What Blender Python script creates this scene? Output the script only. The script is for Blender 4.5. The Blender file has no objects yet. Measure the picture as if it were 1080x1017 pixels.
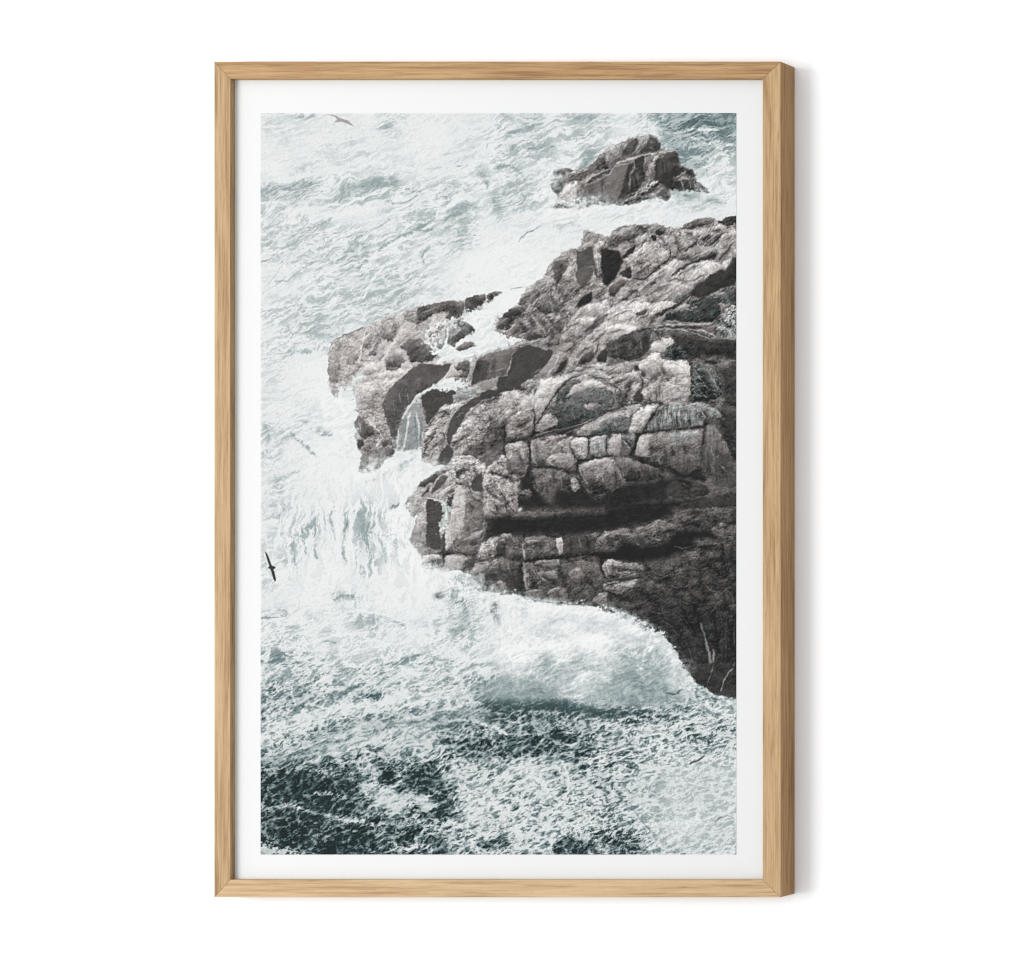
import bpy, math
import numpy as np
R = math.radians
PAPER, AMBIENT, HAZE = .66, .93, .006
K_LEFT, K_RIGHT = 1.40, 1.26
LAMPS = [('left_lamp', (-2.0, -2.5, -.05), (0, 0, 0), 1.8, 2.2, 76), ('overhead_fill', (-1.0, -2.2, 2.5), (0, 0, 0), 2.4, 1.6, 8)]  # unseen soft lamp at left; overhead one added to soften the wall shadow
# Hand-read drawing of the printed picture. "@" starts a patch of the sheet: x offset, y offset, units per millimetre step.
# p tone grain[flags] : rock facet   w : water or foam patch   l / v : rock / water stroke   b : soft smudge
DRAWING = """
@ 506 427 8
p 105 14 : 300 -300 2260 -900 2260 1400 1500 1300 900 1250 500 1000 0 600
@ 641 225 8
p 150 18 : -560 560 -470 400 -380 330 -230 290 -200 130 0 205 60 130 230 95 400 85 500 120 600 130 700 80 760 45 900 35 920 70 1000 30 1100 5 1100 900 -300 900
@ 344 319 8
p 192 14 : 20 640 18 560 25 450 30 380 90 310 160 272 240 243 320 212 380 175 480 130 580 95 680 70 760 35 860 20 960 0 1080 -20 1500 -20 1500 900 270 900 240 770 80 850 40 770
@ 506 319 8
p 150 18 : -400 700 0 500 130 230 150 170 230 80 330 40 430 20 620 -20 1100 -20 2200 -20 2200 900 -500 900
@ 371 400 8
p 165 20 : 20 100 40 200 20 260 70 290 20 350 20 470 50 580 90 640 50 780 90 790 180 790 240 760 280 680 360 650 380 560 480 560 590 560 590 690 700 735 820 725 720 775 640 820 600 864 1200 864 1200 0 30 0
@ 410 490 8
p 165 20 : 170 650 210 560 240 430 200 440 130 350 180 270 250 180 330 110 420 50 500 20 600 0 1100 0 1100 900 300 900 260 760 210 680
@ 430 570 8
p 120 18 : 110 130 120 225 170 240 310 220 430 240 460 270 540 290 560 400 600 430 690 430 740 460 820 460 940 450 990 470 1100 560 1200 500 1200 -20 100 -20
@ 520 540 8
p 92 18 : 0 690 60 705 120 690 200 700 290 750 340 770 400 750 480 770 540 800 620 790 800 800 900 830 1000 864 2200 900 2200 -40 0 -40
@ 641 636 8
p 56 13 : 0 70 120 100 220 150 300 190 400 250 460 270 520 340 590 430 610 510 700 600 790 690 850 740 880 770 960 760 1040 800 1100 800 1100 -20 0 -20

@ 344 319 8
p 165 18 : 650 110 760 50 960 10 1080 0 1080 70 900 110 800 180 700 170
l 95 1.0 : 90 310 160 275 240 245 320 215
p 148 14 : 460 230 500 200 600 195 590 260 560 330 470 320
p 170 16 : 330 250 370 225 480 220 470 330 420 400 330 380 300 440
p 122 14 : 370 410 420 400 430 440 400 460 360 450
l 130 1.4 : 290 495 420 495
l 224 3 : 340 215 310 330 290 450 275 540
l 226 4 : 640 220 580 330 510 420 475 510 470 590
p 122 14 : 505 470 650 450 660 500 620 560 505 590
p 186 10 : 520 450 560 410 640 400 680 450 650 470 510 470
p 110 12 : 620 370 680 320 800 300 840 350 900 390 945 430 920 480 830 510 720 500 690 450 660 400
l 205 1.2 : 665 430 690 490 660 560
p 205 8 : 300 530 470 500 480 580 280 640
p 222 5 : 270 650 480 590 700 560 725 540 700 590 620 630 470 650 260 690
p 196 11 : 250 690 470 650 620 640 560 700 500 790 450 864 270 864 240 770
p 150 12 : 320 740 380 690 470 670 420 720 320 760
l 138 .9 : 300 780 360 760 450 740
l 138 .9 : 330 830 420 775 450 765
p 102>92 6 : 450 864 500 790 560 700 640 640 720 560 790 520 850 515 930 545 1060 510 1030 590 960 650 880 690 780 760 720 830 700 864
w 220 12 : 700 864 740 790 830 730 900 690 960 660 1080 620 1080 740 1000 735 880 735 810 770 790 800 780 864
p 86 4 : 800 864 810 790 880 740 1000 735 1060 750 1080 800 1080 864
l 110 1.2 : 40 480 110 475
l 150 1.0 : 60 500 30 600 20 680
l 125 1.8 : 230 600 290 560 270 520
w 230 8s : -40 900 0 760 60 720 150 730 240 640 300 570 310 640 240 720 230 830 250 900
l 130 1 : 60 790 90 730
l 120 1.2 : 200 830 240 820

@ 344 319 8
p 176 16 : 20 640 18 560 28 450 34 390 95 320 150 300 140 380 120 460 130 560 110 660 60 700
l 120 1.3 : 30 390 60 340 100 305
l 128 1.2 : 24 470 20 560 28 650
l 120 1.2 : 60 690 90 740 100 800
p 150 16 : 40 700 80 690 110 760 100 830 60 800
l 135 1.2 : 110 560 160 540 200 560
l 140 1.1 : 60 590 110 610 150 600
l 140 1.1 : 100 340 150 350 200 330
p 165 14 : 170 420 250 400 270 470 230 540 170 520
l 118 1.2 : 180 640 230 600 250 560

@ 440 300 8
p 102 12 : 0 200 130 165 240 140 400 150 400 200 370 280 290 310 230 280 270 230 200 240 100 270 60 310 0 310
p 92 8 : 410 120 480 90 580 85 560 180 500 190 490 230 430 240 400 200
p 118 14 : 590 90 650 65 730 70 640 130 590 160
w 232 10 : 380 300 390 240 500 230 560 180 640 130 740 75 900 30 930 30 850 150 700 230 660 300 650 390 760 440 860 440 900 480 750 530 520 610 430 640 300 660 160 680 190 600 100 540 60 450 90 380 180 330 260 310 330 290
v 150 1 : 780 45 900 25
p 112 18 : 250 330 330 295 400 320 460 350 490 390 430 430 360 460 300 540 250 480 270 390
p 90 8 : 330 300 400 320 460 350 490 390 420 420 350 360
p 165 34 : 90 420 190 350 260 340 250 460 200 560 100 500
p 120 16 : 330 540 400 490 470 490 500 520 430 540 360 570
p 96>104 6 : 0 680 100 670 200 685 280 670 270 720 230 780 150 840 100 864 0 864
p 110 14 : 300 700 370 660 450 640 440 720 420 790 350 780 390 740
v 215 2.4 : 300 665 280 720 235 790
p 118 8 : 500 640 560 600 700 560 860 530 800 580 790 650 750 760 640 790 530 830 450 860 480 740
p 82 6 : 500 650 600 620 590 700 560 800 450 855 480 740
p 78 3 : 800 600 860 535 950 510 1040 540 1090 560 1090 690 980 780 880 840 870 874 660 874 690 780 760 770 800 640
p 162 10 : 450 864 560 830 650 790 690 780 660 830 640 864
l 166 1.5 : 805 620 780 700 760 770
l 196 1.4 : 490 640 450 720 420 850
l 178 2.4 : 740 545 900 490 1000 480 1080 460
v 190 1.5 : 380 640 560 580 760 520

@ 506 319 8
p 150 22 : 130 230 150 170 230 80 330 40 430 20 620 0 810 0 720 150 690 280 650 380 560 360 540 300 420 320 330 300 260 290 230 240 180 210
p 118 16 : 150 190 230 90 330 50 420 30 400 60 320 90 300 170 240 220 160 220
p 112 10 : 500 40 600 50 620 110 590 140 520 110
p 75 5 : 410 315 470 265 520 275 530 300 430 325
p 205 15 : 690 250 740 170 850 40 960 0 1080 0 1080 60 1000 130 920 200 840 250 760 300 700 340
p 196 17 : 720 500 790 420 860 330 960 230 1080 100 1090 330 990 440 960 400 880 430 840 500 780 560
l 82 1.6 : 1000 130 940 210 880 250 800 300
l 100 1 : 900 200 850 225
p 130 12 : 800 270 900 240 900 290 820 310
p 175 10 : 650 400 700 350 800 330 790 380 740 420 680 420
l 58 1.6 : 800 340 790 380 740 415
p 80 3 : 280 430 340 385 480 370 520 410 620 400 600 470 500 590 430 650 360 660 340 740 150 765 140 700 170 630 230 630 260 540
p 116 8 : 0 470 200 400 270 420 260 480 230 600 100 640 0 670
p 86 6 : 0 480 90 500 60 640 0 670
p 160 10 : 450 640 540 560 610 450 680 420 740 440 680 490 640 560 600 610 530 650
l 215 1.6 : 600 450 670 460 620 550 560 620
p 58 4 : 690 500 745 470 720 560 670 600 600 620 650 570
l 166 1.8 : 275 470 250 540 230 615
p 152 8 : 0 680 100 650 160 630 130 720 60 730 0 770
p 75 6 : 0 780 60 740 140 740 340 740 240 770 150 800 0 830
l 192 1.8 : 0 455 200 390 350 350 540 320
p 85 10 : 820 530 860 450 950 400 970 430 960 480 880 520
p 68 8 : 980 470 1040 400 1090 380 1090 510 990 500
p 188 18 : 380 740 430 660 530 650 680 620 720 590 850 550 940 520 1090 520 1090 640 960 650 850 670 700 760 640 850 560 874 320 874
p 228 5 : 490 730 520 670 610 640 680 640 640 720 560 740 500 765
p 214 8 : 330 874 420 780 480 700 500 770 640 740 590 874
p 150 10 : 360 690 420 650 400 690 360 740
p 170 16 : 150 874 160 790 250 740 400 760 340 820 250 874
l 80 1.5 : 240 830 330 790 400 770
p 130 16 : 0 830 150 800 60 874 0 874
p 105 14t : 650 720 720 680 800 650 880 650 800 720 740 770 680 830 640 874
p 95 12t : 700 830 760 780 850 740 960 710 1090 700 1090 874 700 874
p 208 10 : 740 790 820 730 860 660 960 650 1000 690 880 730 790 770
l 60 1.6 : 920 620 1000 640 1060 640
l 70 1.3 : 480 700 470 760 430 820
l 75 1.2 : 700 590 640 700 590 780

@ 641 225 8
p 160 22 : 0 205 60 150 160 105 300 90 600 130 900 60 1090 60 1090 700 0 870
p 125 20 : 0 210 110 170 230 100 400 90 510 130 480 170 430 200 330 160 250 200 190 220 100 260 0 280
l 105 1.2 : 60 130 170 105
p 60 8 : 360 190 430 190 480 150 400 150 410 220 370 240
p 172 14 : 250 260 280 190 330 170 350 210 300 240
p 60 8 : 120 360 240 260 230 310 200 350 130 390
p 165 16 : 110 270 160 240 240 250 190 290 120 320
l 70 2 : 180 230 230 200 250 180
p 176 18 : 150 390 230 320 350 235 430 260 450 290 520 320 525 370 470 410 380 490 290 570 220 550 190 480 170 430
l 45 1.9 : 525 310 530 370 480 410 400 480 300 570 220 555
l 50 1.5 : 430 250 440 280
p 178 17 : 420 240 500 190 600 150 700 140 770 150 740 240 640 330 540 370 530 310 460 280
l 55 1.6 : 540 380 640 330 750 245 760 200
l 100 .9 : 610 150 605 200
p 186 15 : 770 150 830 120 960 105 940 150 860 170 800 220 760 230
p 60 6 : 790 220 860 180 860 200 800 240
l 60 2 : 960 170 920 220 850 280 800 270
p 112 18 : 600 130 700 75 780 45 900 40 880 90 760 120 640 140
p 78 14 : 910 80 1000 35 1090 10 1090 70 1010 120 970 100
p 190 15 : 920 260 960 190 1090 130 1090 330 960 430 900 420 880 360
l 90 1.2 : 1040 270 980 350 930 420
p 150 18 : 560 370 660 310 760 270 900 290 930 330 850 370 720 400 640 400
p 54 6 : 510 560 600 460 700 410 850 360 930 330 900 380 780 410 690 430 610 490
p 200 13 : 250 640 400 500 540 400 640 400 580 470 520 560 420 620 300 690
p 195 16 : 300 690 520 560 620 490 720 430 850 400 950 430 960 470 840 540 700 650 560 720 400 780 340 700
l 110 .9 : 500 570 600 555 650 580
l 120 .8 : 570 460 600 480
p 45 3 : 355 600 400 575 405 590 365 605
p 45 3 : 205 665 235 640 250 660
p 210 8 : 930 440 1000 390 1040 380 1020 450 970 490
p 62 7 : 700 650 840 540 960 470 990 490 1060 370 1090 370 1090 600 960 640 860 680 790 720 690 700
p 84 18t : 700 740 790 720 1090 600 1090 880 540 880
p 150 16t : 870 720 930 660 1000 670 900 730
p 172 18 : 0 740 130 760 280 690 340 720 330 790 220 850 100 880 0 880
p 50 4 : 110 745 170 690 165 720 120 755
p 102 12 : 0 620 100 560 200 560 100 640 60 700 0 700
p 70 12 : 100 500 180 450 210 540 170 560 120 530
p 205 8 : 120 540 200 560 180 580 130 560
p 52 5 : -10 300 100 320 130 400 100 480 60 560 -10 615
p 120 20t : 560 720 640 650 700 660 660 730 560 760
p 70 12t : 700 730 860 740 970 864 800 864
l 58 2.5 : 690 700 600 770 480 830 400 864
p 118 12 : 220 850 330 790 310 830 260 864
p 190 20t : 970 840 1000 790 1035 800 1010 840

@ 506 225 8
p 165 22 : 310 770 390 640 480 570 570 525 610 460 800 320 1000 560 1090 620 1090 730 870 790 780 874 180 874
w 235 4 : 40 874 90 760 150 690 260 640 390 630 320 760 200 840 180 874
p 102 12 : 0 690 50 690 50 730 20 780 0 790
p 112 18 : 60 690 120 665 200 660 150 690 90 740 60 740
l 100 1 : 260 640 330 628 400 628
p 176 16 : 310 770 390 640 480 570 570 525 620 540 640 590 580 660 500 700 440 760
p 115 12 : 610 460 620 390 700 375 760 365 740 440 720 520 660 600 630 560 615 500
p 160 20 : 740 440 800 370 810 500 800 560 830 620 700 700 600 830 590 670 660 600
p 102 6 : 800 520 820 480 900 440 960 460 950 540 870 620 820 590
p 92 5 : 805 310 860 320 940 270 965 380 970 450 900 440 820 480 815 380
p 172 12 : 810 300 870 265 940 245 930 280 860 320
p 180 22 : 960 260 1060 230 1060 280 1010 300 1030 400 1020 560 990 520 970 400
p 54 5 : 1015 300 1090 290 1090 620 1040 600 1020 430
l 60 2 : 970 460 990 560
p 112 12 : 460 780 590 670 590 760 630 840 540 860
p 160 16 : 600 830 600 660 680 640 630 760 640 840
p 50 5 : 810 790 870 700 950 660 950 740 850 790
p 120 20 : 960 660 1060 620 1090 660 970 740
p 205 8 : 780 874 870 790 1090 730 1090 874
p 105 14 : 180 874 250 810 410 770 400 800 330 874
l 90 1.3 : 480 700 560 660 590 620
p 190 16 : 500 660 560 580 620 560 600 620

@ 641 319 8
p 120 18 : 0 300 400 200 600 60 1090 0 1090 874 0 874
p 200 17 : -10 0 600 0 500 60 360 140 270 230 120 300 -10 300
p 225 7 : -10 220 90 180 250 210 230 250 100 310 -10 300
p 90 10 : 230 90 330 60 310 100 250 110
l 72 2 : 600 10 480 70 380 130 300 200
p 175 20 : 300 120 380 80 430 90 350 190 300 220
p 92 15 : -10 330 140 300 250 230 370 240 360 330 330 430 240 490 100 480 -10 460
p 75 16t : 480 100 560 80 700 60 900 0 960 60 900 160 700 170 500 150
p 168 12 : 540 70 620 20 700 10 640 60 570 80
p 62 12s : 530 250 700 280 900 330 1090 320 1090 480 900 460 760 450 690 480 620 480 560 400 540 300
l 187 3 : 390 200 520 190 680 190 880 175
l 150 1.5 : 420 160 560 160 720 175
l 196 2.2 : 380 230 560 220 700 250 870 310 910 290 820 240 680 230
l 60 1.1 : 420 215 600 210 800 215
l 60 1.3 : 680 240 780 270 880 305
p 150 38t : 940 130 1020 40 1090 30 1090 320 940 300 910 220
p 205 13 : 350 360 420 320 550 300 520 350 470 410 380 410
p 80 26t : 520 340 600 350 690 480 560 490 460 470 480 400
l 200 2 : 420 300 510 290
l 190 1 : 370 250 355 330
p 200 17 : 280 520 350 430 440 420 450 480 690 500 690 660 680 820 600 874 470 874 430 700 360 740 290 720 330 650 200 640 180 600
p 162 10 : 340 520 400 490 450 550 400 630 340 600
l 110 1.2 : 450 480 460 560 400 635
p 172 18 : -10 540 100 520 280 490 200 580 100 600 -10 600
p 60 5 : 225 540 290 530 280 580 230 580
p 170 26 : -10 610 180 600 200 640 330 650 290 720 200 874 60 874 -10 740
p 75 8 : 210 830 260 720 300 790 260 820
p 70 8t : -10 740 60 760 50 874 -10 874
p 135 22t : 330 780 430 680 470 760 460 874 340 874
p 225 5 : 470 640 680 580 685 700 560 800 490 820
p 96 30t : 690 510 780 520 900 560 960 640 980 760 880 830 700 820
l 55 2 : 690 500 690 820
l 185 1.2 : 830 560 900 680 970 770
l 185 1.3 : 720 560 780 650 850 740
l 180 1.2 : 880 560 940 650
l 160 1.2 : 705 640 760 740 830 800
p 72 12s : 900 560 1090 500 1090 874 980 874 980 760 950 640
l 150 1.2 : 760 510 860 540 960 520 1080 490
l 40 2 : 760 460 850 510 920 500
l 45 2.2 : 690 830 800 820 900 850

@ 371 400 8
p 195 13 : 20 120 90 40 220 0 400 0 330 80 290 150 260 210 150 250 50 240
p 100>92 8 : 400 0 760 0 680 60 560 120 490 210 430 300 390 420 370 520 330 480 290 340 260 230 290 150 330 80
p 165 20 : 60 260 150 250 260 240 290 340 330 480 360 560 350 640 250 680 100 640 90 400
p 82 4 : 590 170 640 110 720 80 880 95 850 170 750 240 690 310 640 390 620 330 600 270
w 158 13sh : 470 250 540 180 600 270 620 350 620 450 590 560 550 600 370 600 390 450 430 330
v 118 1.6 : 530 300 545 400 540 560
v 112 1.8 : 580 330 590 430 580 560
v 125 1.6 : 500 420 495 500 485 590
v 122 1.4 : 555 420 560 520 555 590
v 130 1.4 : 455 400 425 500 410 580
v 226 1.4 : 560 330 570 420 565 500
v 222 1.2 : 600 430 600 520
v 228 3 : 490 280 470 400 440 590
v 222 2.5 : 400 430 385 590
v 210 2 : 540 270 560 380
v 224 3.4 : 960 50 830 60 700 70 600 110 530 170 480 240 430 330
w 226 8 : 680 70 800 20 960 10 960 60 880 95 740 80
l 120 1.2 : 60 260 150 235 250 240
p 110 12 : 20 350 60 310 130 380 200 410 190 460 110 510 60 470 40 430
p 80 6 : 45 510 90 500 110 560 80 590 50 570
l 214 2.2 : 130 340 200 400 270 490 220 530 220 600
p 106 10 : 240 530 330 500 350 560 260 570
p 125 14 : 90 640 140 600 150 700 100 780 60 770
p 125 14 : 240 680 270 680 250 740 190 780 170 760
p 110 12 : 290 600 360 560 350 640 280 660
p 195 21 : 600 560 640 440 720 310 750 240 870 210 950 180 1000 170 900 250 830 340 800 430 780 520 740 640 710 730 590 690
p 120 12 : 600 530 640 480 710 430 690 470 620 540
p 170 14t : 850 150 900 100 1080 50 1090 130 950 180 870 200
p 86 6 : 840 340 880 270 1010 170 1090 140 1090 190 1000 250 950 330 900 410 850 490 820 570 800 540 810 420
p 190 22 : 830 540 900 420 970 330 1090 240 1090 500 960 560 880 600
p 110 12 : 850 530 960 470 1000 450 980 490 880 540
p 86 5 : 720 690 760 600 800 550 860 590 860 640 820 710 750 720
p 110 18 : 930 620 1000 540 1090 500 1090 700 1000 640 940 660
p 180 28 : 830 760 870 660 1000 640 1090 720 1090 874 830 874
p 100 14 : 600 874 660 810 780 760 820 770 780 800 690 874
p 204 12 : 690 874 760 800 820 790 830 874
l 200 1.4 : 890 320 930 280 950 290

@ 506 427 8
p 110 12 : 100 100 1090 -10 1090 874 0 874 0 300
p 150 22 : -10 -10 280 -10 240 80 130 160 100 250 -10 330
p 95 16 : 130 170 250 60 280 30 210 160 220 310 150 330 -10 440 -10 330 110 250
p 205 8 : 270 50 300 -10 460 -10 440 50 340 70
p 135 26 : 210 200 250 100 350 60 450 60 470 130 430 230 380 280 260 300 215 290
p 84 12t : 560 80 640 -10 1090 -10 1090 40 860 150 700 210 600 200 640 120
p 214 8 : 470 -10 560 -10 540 80 490 120 460 60
p 172 16 : 450 230 480 140 560 110 620 130 590 190 500 240
l 195 2.6 : 410 290 520 240 640 220 760 200 870 160 980 110 1080 80
l 42 2.4 : 220 310 310 305 430 260 540 215 620 200
p 62 8 : 640 230 800 200 780 250 680 270
p 152 20 : 200 360 260 320 400 310 420 380 410 480 330 500 260 440
p 142 20 : 430 310 560 270 640 290 600 370 560 440 540 520 440 510 425 400
p 62 6 : 410 310 430 330 430 510 410 500
l 42 2.2 : 440 520 570 530 660 545
p 165 14 : 590 400 640 340 720 290 790 270 750 340 770 390 640 400
p 175>95 16 : 560 470 600 410 760 400 820 480 800 540 690 550 580 520
l 60 1.2 : 590 405 700 395
p 188 12 : 770 330 820 280 900 270 920 320 920 430 850 470 790 420
p 118 14 : 800 300 850 310 880 340 860 420 830 430 820 350
p 165 14t : 920 300 1000 260 1090 260 1090 430 950 440
p 190 14 : 810 230 900 160 980 120 940 200 920 260 850 270
p 110 14t : 950 230 990 140 1090 110 1090 250
l 38 2.8 : 760 390 830 470 920 465 1000 445 1080 435
l 45 1.5 : 800 265 900 265 1080 255
p 120>62 14 : 660 550 800 540 820 620 760 720 690 700 670 620
p 110>60 18 : 430 540 560 540 550 640 500 760 450 640
p 140>70 12 : 560 580 640 550 660 650 560 670
p 50 4s : 370 560 430 540 470 680 520 780 640 874 300 874 330 720
p 130 20 : 240 520 330 500 390 560 370 630 250 640
p 152 24 : 20 640 60 530 180 440 240 500 230 570 200 620 240 700 300 820 290 874 30 874
l 60 1.6 : 80 575 180 590 230 610
l 70 1.5 : 60 680 140 780 220 864
p 175 14 : 250 650 340 640 320 700 270 720
p 90 16 : 290 700 440 720 440 790 300 820
p 50 4s : 640 700 760 720 840 620 900 720 1000 810 1090 720 1090 874 600 874
p 160 34 : 760 680 800 580 840 620 820 750
p 150>62 22 : 830 520 950 470 1090 450 1090 700 1000 800 940 760 880 680 840 600
p 80 8 : 890 640 930 620 940 660 900 670

@ 641 427 8
p 166 12 : -10 90 100 30 300 -10 220 80 -10 100
p 110 20t : -10 110 200 60 190 180 120 220 -10 230
p 105 32v : 400 220 340 200 400 80 460 -10 780 20 820 90 820 180 620 200
p 165 36vt : 480 60 620 20 640 150 600 190 500 180
p 226 5 : 180 220 210 100 280 30 420 -10 400 40 340 120 290 220 230 240
p 150 18v : 300 230 340 150 400 90 410 200
p 62 12s : 880 40 1090 60 1090 480 970 370 940 220
p 122>72 14v : 240 280 300 250 500 230 800 190 800 330 780 560 700 600 560 540 400 530 260 480 190 450
p 160 12 : 230 360 260 270 400 240 300 300
l 38 2.4 : 380 80 320 180 260 245
l 38 2 : 250 245 420 230 600 205 800 180
p 190>150 12 : 20 300 100 250 120 330 90 440 40 420
p 125 22t : 100 280 240 260 220 370 190 390 110 320
p 52 5s : 480 480 560 430 700 420 790 520 820 640 700 610 560 580
p 122>85 12v : 830 170 890 170 960 330 1060 470 1090 520 1090 700 900 690 830 600 790 500 800 350
p 168 14t : 840 180 880 170 890 270 830 280
l 42 2.5 : 830 150 820 240 795 330 790 480
l 38 2.3 : 250 250 225 350 180 450
l 50 1.6 : 280 360 330 390 370 390
l 150 1.2 : 1030 320 1080 390
l 45 2 : 960 340 1060 470
p 112>50 18v : 60 520 250 490 400 540 470 590 300 640 150 650
l 38 2.5 : 100 460 250 480 400 530 470 550
l 170 1.5 : 50 440 60 520 110 590
p 130>60 14v : -10 480 50 500 40 640 -10 700
p 72 9 : 560 640 700 640 830 680 860 760 560 800 500 740
p 50 5s : -10 700 300 650 560 620 500 740 520 800 -10 874
p 95 14 : 870 740 940 720 960 770 890 790
l 40 2 : 700 600 830 640
l 45 1.5 : 560 620 700 670
p 43 3s : -10 840 600 810 860 790 1000 770 900 874 -10 874
p 64 8 : 600 830 860 800 1090 720 1090 874 600 874

@ 526 319 4.32
p 205 12 : 170 440 180 380 250 340 330 345 290 400 230 420 200 520 165 540
p 105 13t : 295 470 340 420 420 385 500 400 525 440 510 485 420 530 320 560 270 550
p 196 12 : 300 440 350 370 440 350 500 390 420 385 340 415
p 175 16 : 165 545 230 500 280 550 200 590 160 590
l 58 2 : 330 350 270 400 215 480 170 560
p 175 16 : 0 420 60 400 130 420 80 480 30 540 0 560
p 202 10 : 70 490 110 440 160 400 160 470 120 500
p 152 20 : 30 570 80 500 150 490 165 560 140 610 60 635 25 620
l 50 2.2 : 30 560 25 640
l 50 2 : 165 500 165 590 150 610
p 172 20 : 490 360 560 320 660 330 640 400 560 470 530 470 520 420
p 150 14 : 560 340 620 330 610 380 570 390
l 70 1.6 : 500 370 560 400 540 460
l 75 1.6 : 600 390 570 440 550 480
l 75 1.6 : 640 330 660 380 630 420
p 198 17 : 630 280 700 240 740 250 760 270 870 275 875 420 840 450 760 460 700 440 660 440 650 400 690 370 750 340 650 340
p 165 12 : 660 290 700 260 745 280 740 330 690 360 655 340
p 210 14 : 745 280 865 280 865 350 790 340 740 360
p 75 8 : 610 440 640 395 660 430 640 455
p 188 14v : 680 400 740 370 760 450 680 450
l 118 1.3 : 690 400 690 450
l 120 1.3 : 715 390 720 455
l 125 1.3 : 742 400 748 450
p 200 15 : 690 200 740 170 800 165 790 190 740 230 690 225
p 186 14 : 350 600 400 560 480 510 600 470 600 520 560 560 420 590
p 115 16t : 430 590 470 540 560 510 600 540 590 590 500 605
p 206 14 : 590 590 620 500 700 460 720 470 690 530 650 590 600 600
p 132 24vt : 650 590 700 510 740 470 860 460 930 480 940 560 800 575
l 205 1.8 : 760 480 750 560
l 212 2 : 790 480 790 570
l 195 1.8 : 820 490 815 560
l 190 1.8 : 730 500 720 570
l 185 1.6 : 850 500 850 560
p 142 18t : 860 460 930 455 1000 490 1030 540 950 510
l 45 2 : 655 590 690 530 715 495
p 150 18 : 25 650 100 630 140 650 135 760 100 810 40 780
p 146 18 : 145 640 230 610 320 600 250 650 220 700 210 745 150 745
p 168 16 : 230 680 270 630 335 610 330 650 340 690 240 690
p 165>95 16 : 215 720 250 690 340 690 360 730 340 790 280 760
p 188 14 : 325 650 350 615 400 615 410 660 405 710 370 720 340 690
p 168 14t : 410 620 490 605 490 700 430 710
p 188 12 : 490 640 520 605 560 600 530 690 500 695
p 120 18t : 550 610 620 600 620 660 600 685
p 46 4 : 600 690 640 600 650 600 625 680
p 142>78 16 : 640 610 700 590 930 570 930 640 915 760 860 800 800 760 740 750 620 700
p 186 12 : 620 690 640 610 700 600 680 650 690 690 660 700
p 165>72 20 : 360 735 440 710 520 700 560 790 560 850 520 864 420 864 380 800
p 132>58 14v : 525 700 620 720 740 760 760 800 640 820 560 770
p 126>80 14v : 940 560 980 550 1030 640 1080 740 1080 800 940 790 920 700
p 112 16 : 145 755 260 755 270 800 240 864 160 864
p 165 20 : 0 700 50 690 100 740 110 800 60 830 0 790
p 175 22 : 0 800 60 830 100 864 0 864
p 150 26 : 330 820 360 780 375 850 340 860
p 50 5s : 770 770 850 740 915 760 930 800 800 810
l 62 1.7 : 30 640 130 625 240 590 350 570 400 550 520 490
l 62 1.6 : 140 650 145 740
l 62 1.7 : 150 745 270 755 320 770
l 62 1.9 : 320 650 350 700 370 725 430 715 520 695
l 62 1.7 : 360 725 350 790 390 864
l 62 1.7 : 600 700 740 750 800 770
l 62 1.6 : 640 600 700 590 930 570
l 62 1.7 : 940 530 935 600 920 690
l 45 1.5 : 410 615 405 700
l 50 1.4 : 490 610 490 690
p 120 14 : 30 720 70 700 120 710 130 770 90 800 40 780
p 110 14 : 160 700 210 690 205 740 160 742
p 178 12 : 30 655 70 640 110 650 90 690 40 700
p 180 12 : 155 645 220 622 260 615 220 650 170 672
p 182 10 : 225 722 260 700 300 700 270 730 235 745
p 178 12 : 370 740 440 715 490 715 450 760 390 790
p 104 14 : 470 790 540 770 550 850 490 860
p 165 12t : 770 600 860 590 920 585 900 620 800 640
p 98 12v : 760 700 860 690 915 700 910 750 850 790 800 760
p 158 16 : 380 470 430 455 470 470 420 500
p 90 12 : 640 300 680 330 650 345
p 150 16 : 720 290 780 300 800 340 760 360
l 110 1.3 : 745 285 750 330 740 370
l 130 1.2 : 760 320 800 330 850 325
l 130 1.2 : 790 380 830 370 870 390
l 120 1.2 : 780 400 790 440
l 70 1.4 : 530 480 600 465 660 450
l 210 1.6 : 490 505 560 480 620 465

@ 410 490 8
p 186 14 : 170 650 240 450 320 290 330 420 300 640 240 660
p 80 9 : 240 190 330 110 480 40 470 60 350 150 290 200
p 88 9 : 270 270 320 210 360 170 330 240 280 280
p 92 5 : 350 250 400 150 450 80 500 100 480 150 420 210
l 202 2 : 440 85 380 170 340 240
p 120 18 : 30 370 40 340 90 340 70 360
p 110 18 : 120 350 170 270 180 300 140 350
p 140 18 : 170 640 210 560 240 400 230 520 190 630
p 195 10 : 370 270 560 150 530 220 470 310 380 280
l 100 1 : 470 270 550 200
p 82 4 : 490 310 550 235 540 330 510 370
p 84 3 : 320 290 430 310 470 400 440 470 430 560 450 650 430 710 390 720 310 660 320 480
p 88 4 : 450 600 480 560 475 720 440 720
w 205 18v : 430 310 490 320 520 390 500 470 450 560 440 610 440 520 450 430 470 390
l 225 2 : 310 280 420 300 480 310
p 200 8 : 480 720 480 560 520 470 550 230 600 170 650 230 650 430 600 560 540 660 490 740
p 125 14 : 650 220 770 240 800 330 800 440 790 620 740 680 600 680 560 690 630 540
p 170 26 : 520 120 600 20 740 -10 830 -10 790 120 790 230 700 200 580 160
p 85 6 : 690 170 740 80 790 60 790 230 710 220
p 85 12 : 570 60 640 20 620 60 600 130 570 120
p 165 10 : 600 660 690 600 800 550 760 620 640 650
p 110 12 : 560 720 650 690 760 680 740 770 560 750
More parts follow.
